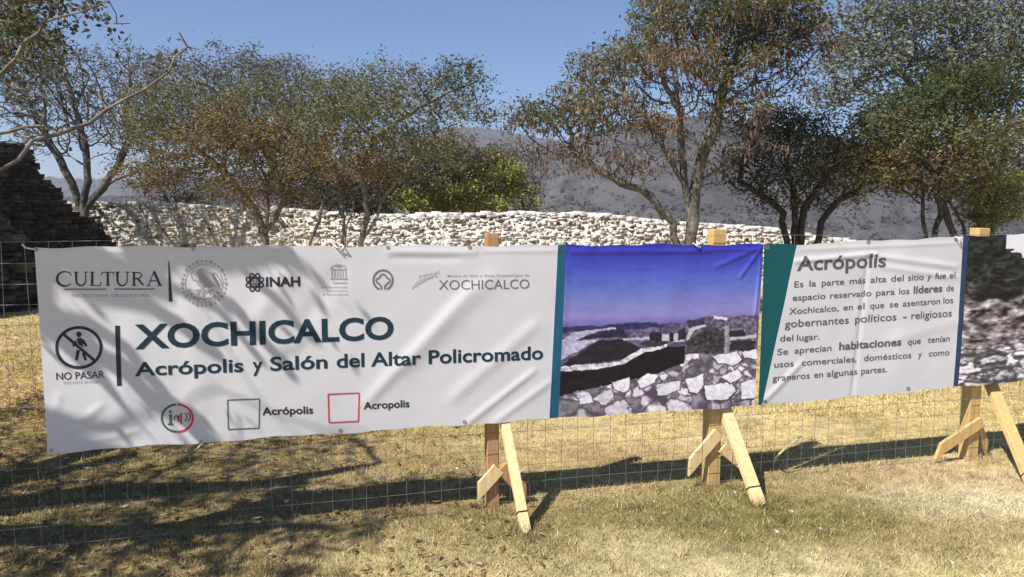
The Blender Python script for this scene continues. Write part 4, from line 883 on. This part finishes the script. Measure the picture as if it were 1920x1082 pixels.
# round two coloured mark
p = Print(); p.arc(333, 783, 29, 25.5, 95, 268, 4, n=30); p.rect(318, 776, 323, 795); p.rect(315, 793, 326, 796); p.disc(320, 771, 2.6); p.arc(331, 783, 3.4, 4.5, -40, 220, 2.4, n=12); p.arc(345, 781, 6, 8, -70, 70, 2.2, n=10)
p.done('round_mark', INK['green'], bn)
p = Print(); p.arc(333, 783, 29, 25.5, -90, 90, 4, n=30); p.rect(334, 777, 337.5, 790); p.rect(338.6, 773, 341.8, 794); p.arc(350, 781, 7, 9.5, -70, 70, 2.4, n=10)
p.done('round_mark', INK['red'], bn)
def frame(x0, y0, x1, y1, sl, w, mat):
    q = Print(); c = [(x0, y0), (x1, y0 + sl * (x1 - x0)), (x1 - 1.5, y1 + sl * (x1 - x0)), (x0 + 1.5, y1)]
    for i in range(4): a_, b_ = c[i], c[(i + 1) % 4]; q.stroke([a_, b_], w)
    q.done('square_frame', mat, bn)
frame(427, 749, 487, 804, -.04, 2.0, INK['green']); frame(615, 738, 673, 791, -.04, 2.4, INK['red'])
Print().text('Acrópolis', (492, 777), (587, 773.5), 14, bold=.022).done('lettering', INK['dark'], bn)
Print().text('Acropolis', (681, 766), (767, 762), 13.5, bold=.022).done('lettering', INK['dark'], bn)

# --- banner two: text banner
BW = [(1492, 458), (1804, 443.5), (1785, 726), (1427, 758.5)]
b2 = empty('banner', fw(fp(1431, 458)[0], .5), 'white text banner with deep teal wedge and grey rubble photo at the right edge', 'banner')
patch('teal_wedge', [(1431, 458.5), BW[0], BW[3], (1420, 759.5)], INK['bgreen'], b2)
patch('text_panel', BW, MAT['vinyl'], b2)
patch('stripe', [BW[1], (1814, 443), (1794, 725), BW[2]], INK['navy'], b2)
patch('photo_print', [(1814, 443), (2300, 420), (2300, 676), (1794, 725)], MAT['photo'], b2, colfn=print_rubble, n=(260, 200))
g4 = lambda x: 1400 + x / 3.006
def h4(y): return 420 + y / 3.006
Print().text('Acrópolis', (1491.5, h4(262)), (1658, h4(240)), 26, bold=.02).done('lettering', INK['body'], b2)
LINES = [
 ([('Es', 260, 312), ('la', 345, 383), ('parte', 414, 542), ('más', 572, 665), ('alta', 690, 778), ('del', 803, 872), ('sitio', 895, 985), ('y', 1005, 1027), ('fue', 1048, 1110), ('el', 1130, 1166)], (260, 357), (1165, 302), 11.5),
 ([('espacio', 250, 436), ('reservado', 462, 694), ('para', 720, 823), ('los', 846, 903), ('líderes', 927, 1092, 1.18, .016), ('de', 1115, 1158)], (250, 432), (1158, 376), 11.5),
 ([('Xochicalco,', 230, 510), ('en', 538, 592), ('el', 617, 658), ('que', 686, 765), ('se', 795, 842), ('asentaron', 866, 1080), ('los', 1098, 1153)], (232, 508), (1152, 444), 11.5),
 ([('gobernantes', 206, 568), ('políticos', 603, 833), ('-', 868, 890), ('religiosos', 915, 1145)], (206, 583), (1145, 520), 14),
 ([('del', 180, 255), ('lugar.', 275, 402)], (180, 660), (402, 649), 11.5),
 ([('Se', 165, 226), ('aprecian', 263, 470), ('habitaciones', 513, 858, 1.25, .016), ('que', 895, 970), ('tenían', 1010, 1135)], (165, 737), (1135, 659), 11.5),
 ([('usos', 148, 257), ('comerciales,', 303, 614), ('domésticos', 653, 916), ('y', 955, 977), ('como', 1017, 1133)], (148, 808), (1133, 737), 11.5),
 ([('graneros', 138, 348), ('en', 372, 422), ('algunas', 443, 617), ('partes.', 637, 782)], (138, 884), (782, 832), 11.5)]
for ws, bl, br, cap in LINES:
    words(b2, INK['body'], ws, g4, (g4(bl[0]), h4(bl[1])), (g4(br[0]), h4(br[1])), cap, .007)
# eyelets and the white ties that hold the cloth to the wire
def eyelets(parent, pts):
    for x, y in pts:
        q = Print(); q.arc(x, y, 2.6, 2.6, 0, 360, 2.2, n=14); q.done('eyelet', MAT['wire'], parent, lift=.002)
eyelets(bn, [(70, 468), (363, 466), (640, 467), (727, 464), (880, 464), (98, 842), (377, 828), (638, 806), (870, 790)])
eyelets(b2, [(1626, 454), (1790, 449), (1436, 464), (1432, 752), (1700, 728)])
cord = M_flat('white_cord', (.72, .70, .68), .8)
def tie_cord(parent, pts):
    pr = [-1] + list(range(len(pts) - 1)); P = np.array([fw(*fp(x, y), -.02 - .012 * (i % 2)) for i, (x, y) in enumerate(pts)])
    V, Fc = tubes(P, np.array(pr), np.full(len(P), .004), 6); mesh_np('tie', V, Fc, cord, parent, smooth=True)
tie_cord(bn, [(44, 458), (52, 464), (60, 466), (69, 467)]); tie_cord(bn, [(624, 458), (632, 464), (638, 469), (644, 463), (640, 458)]); tie_cord(bn, [(372, 838), (377, 832), (383, 826)]); tie_cord(bn, [(1296, 455), (1302, 461), (1310, 463)]); tie_cord(b2, [(1786, 443), (1791, 449), (1796, 446)])

# dry stalk lying by the fence
a = gp(1448, 874); b = gp(1518, 868); 
P = np.array([a + np.array([0, 0, .01]), fw(*fp(1470, 858), .06), fw(*fp(1494, 842), .08), fw(*fp(1520, 826), .10)])
V, Fc = tubes(P, np.array([-1, 0, 1, 2]), np.array([.008, .007, .006, .004]), 6)
st = mesh_np('dry_stalk', V, Fc, M_flat('straw', (.50, .43, .25), .8), smooth=True); tag(st, 'dry pale stalk leaning beside the fence between the two right posts', 'stalk')

# ------------------------------------------------------------------ the air between here and the hills
hm = bpy.data.materials.new('haze'); hm.use_nodes = True; hn = hm.node_tree.nodes; hn.clear()
ho = hn.new('ShaderNodeOutputMaterial'); hv = hn.new('ShaderNodeVolumePrincipled'); hv.inputs['Color'].default_value = (.86, .9, 1, 1); hv.inputs['Density'].default_value = .0005; hv.inputs['Anisotropy'].default_value = .2
hm.node_tree.links.new(hv.outputs[0], ho.inputs['Volume'])
bm = bmesh.new(); bmesh.ops.create_cube(bm, size=1)
for v in bm.verts: v.co = Vector((v.co.x * 4200, v.co.y * 3700 + 780, 110 if v.co.z > 0 else -110))
tag(bm_obj('haze', bm, hm), kind='stuff')
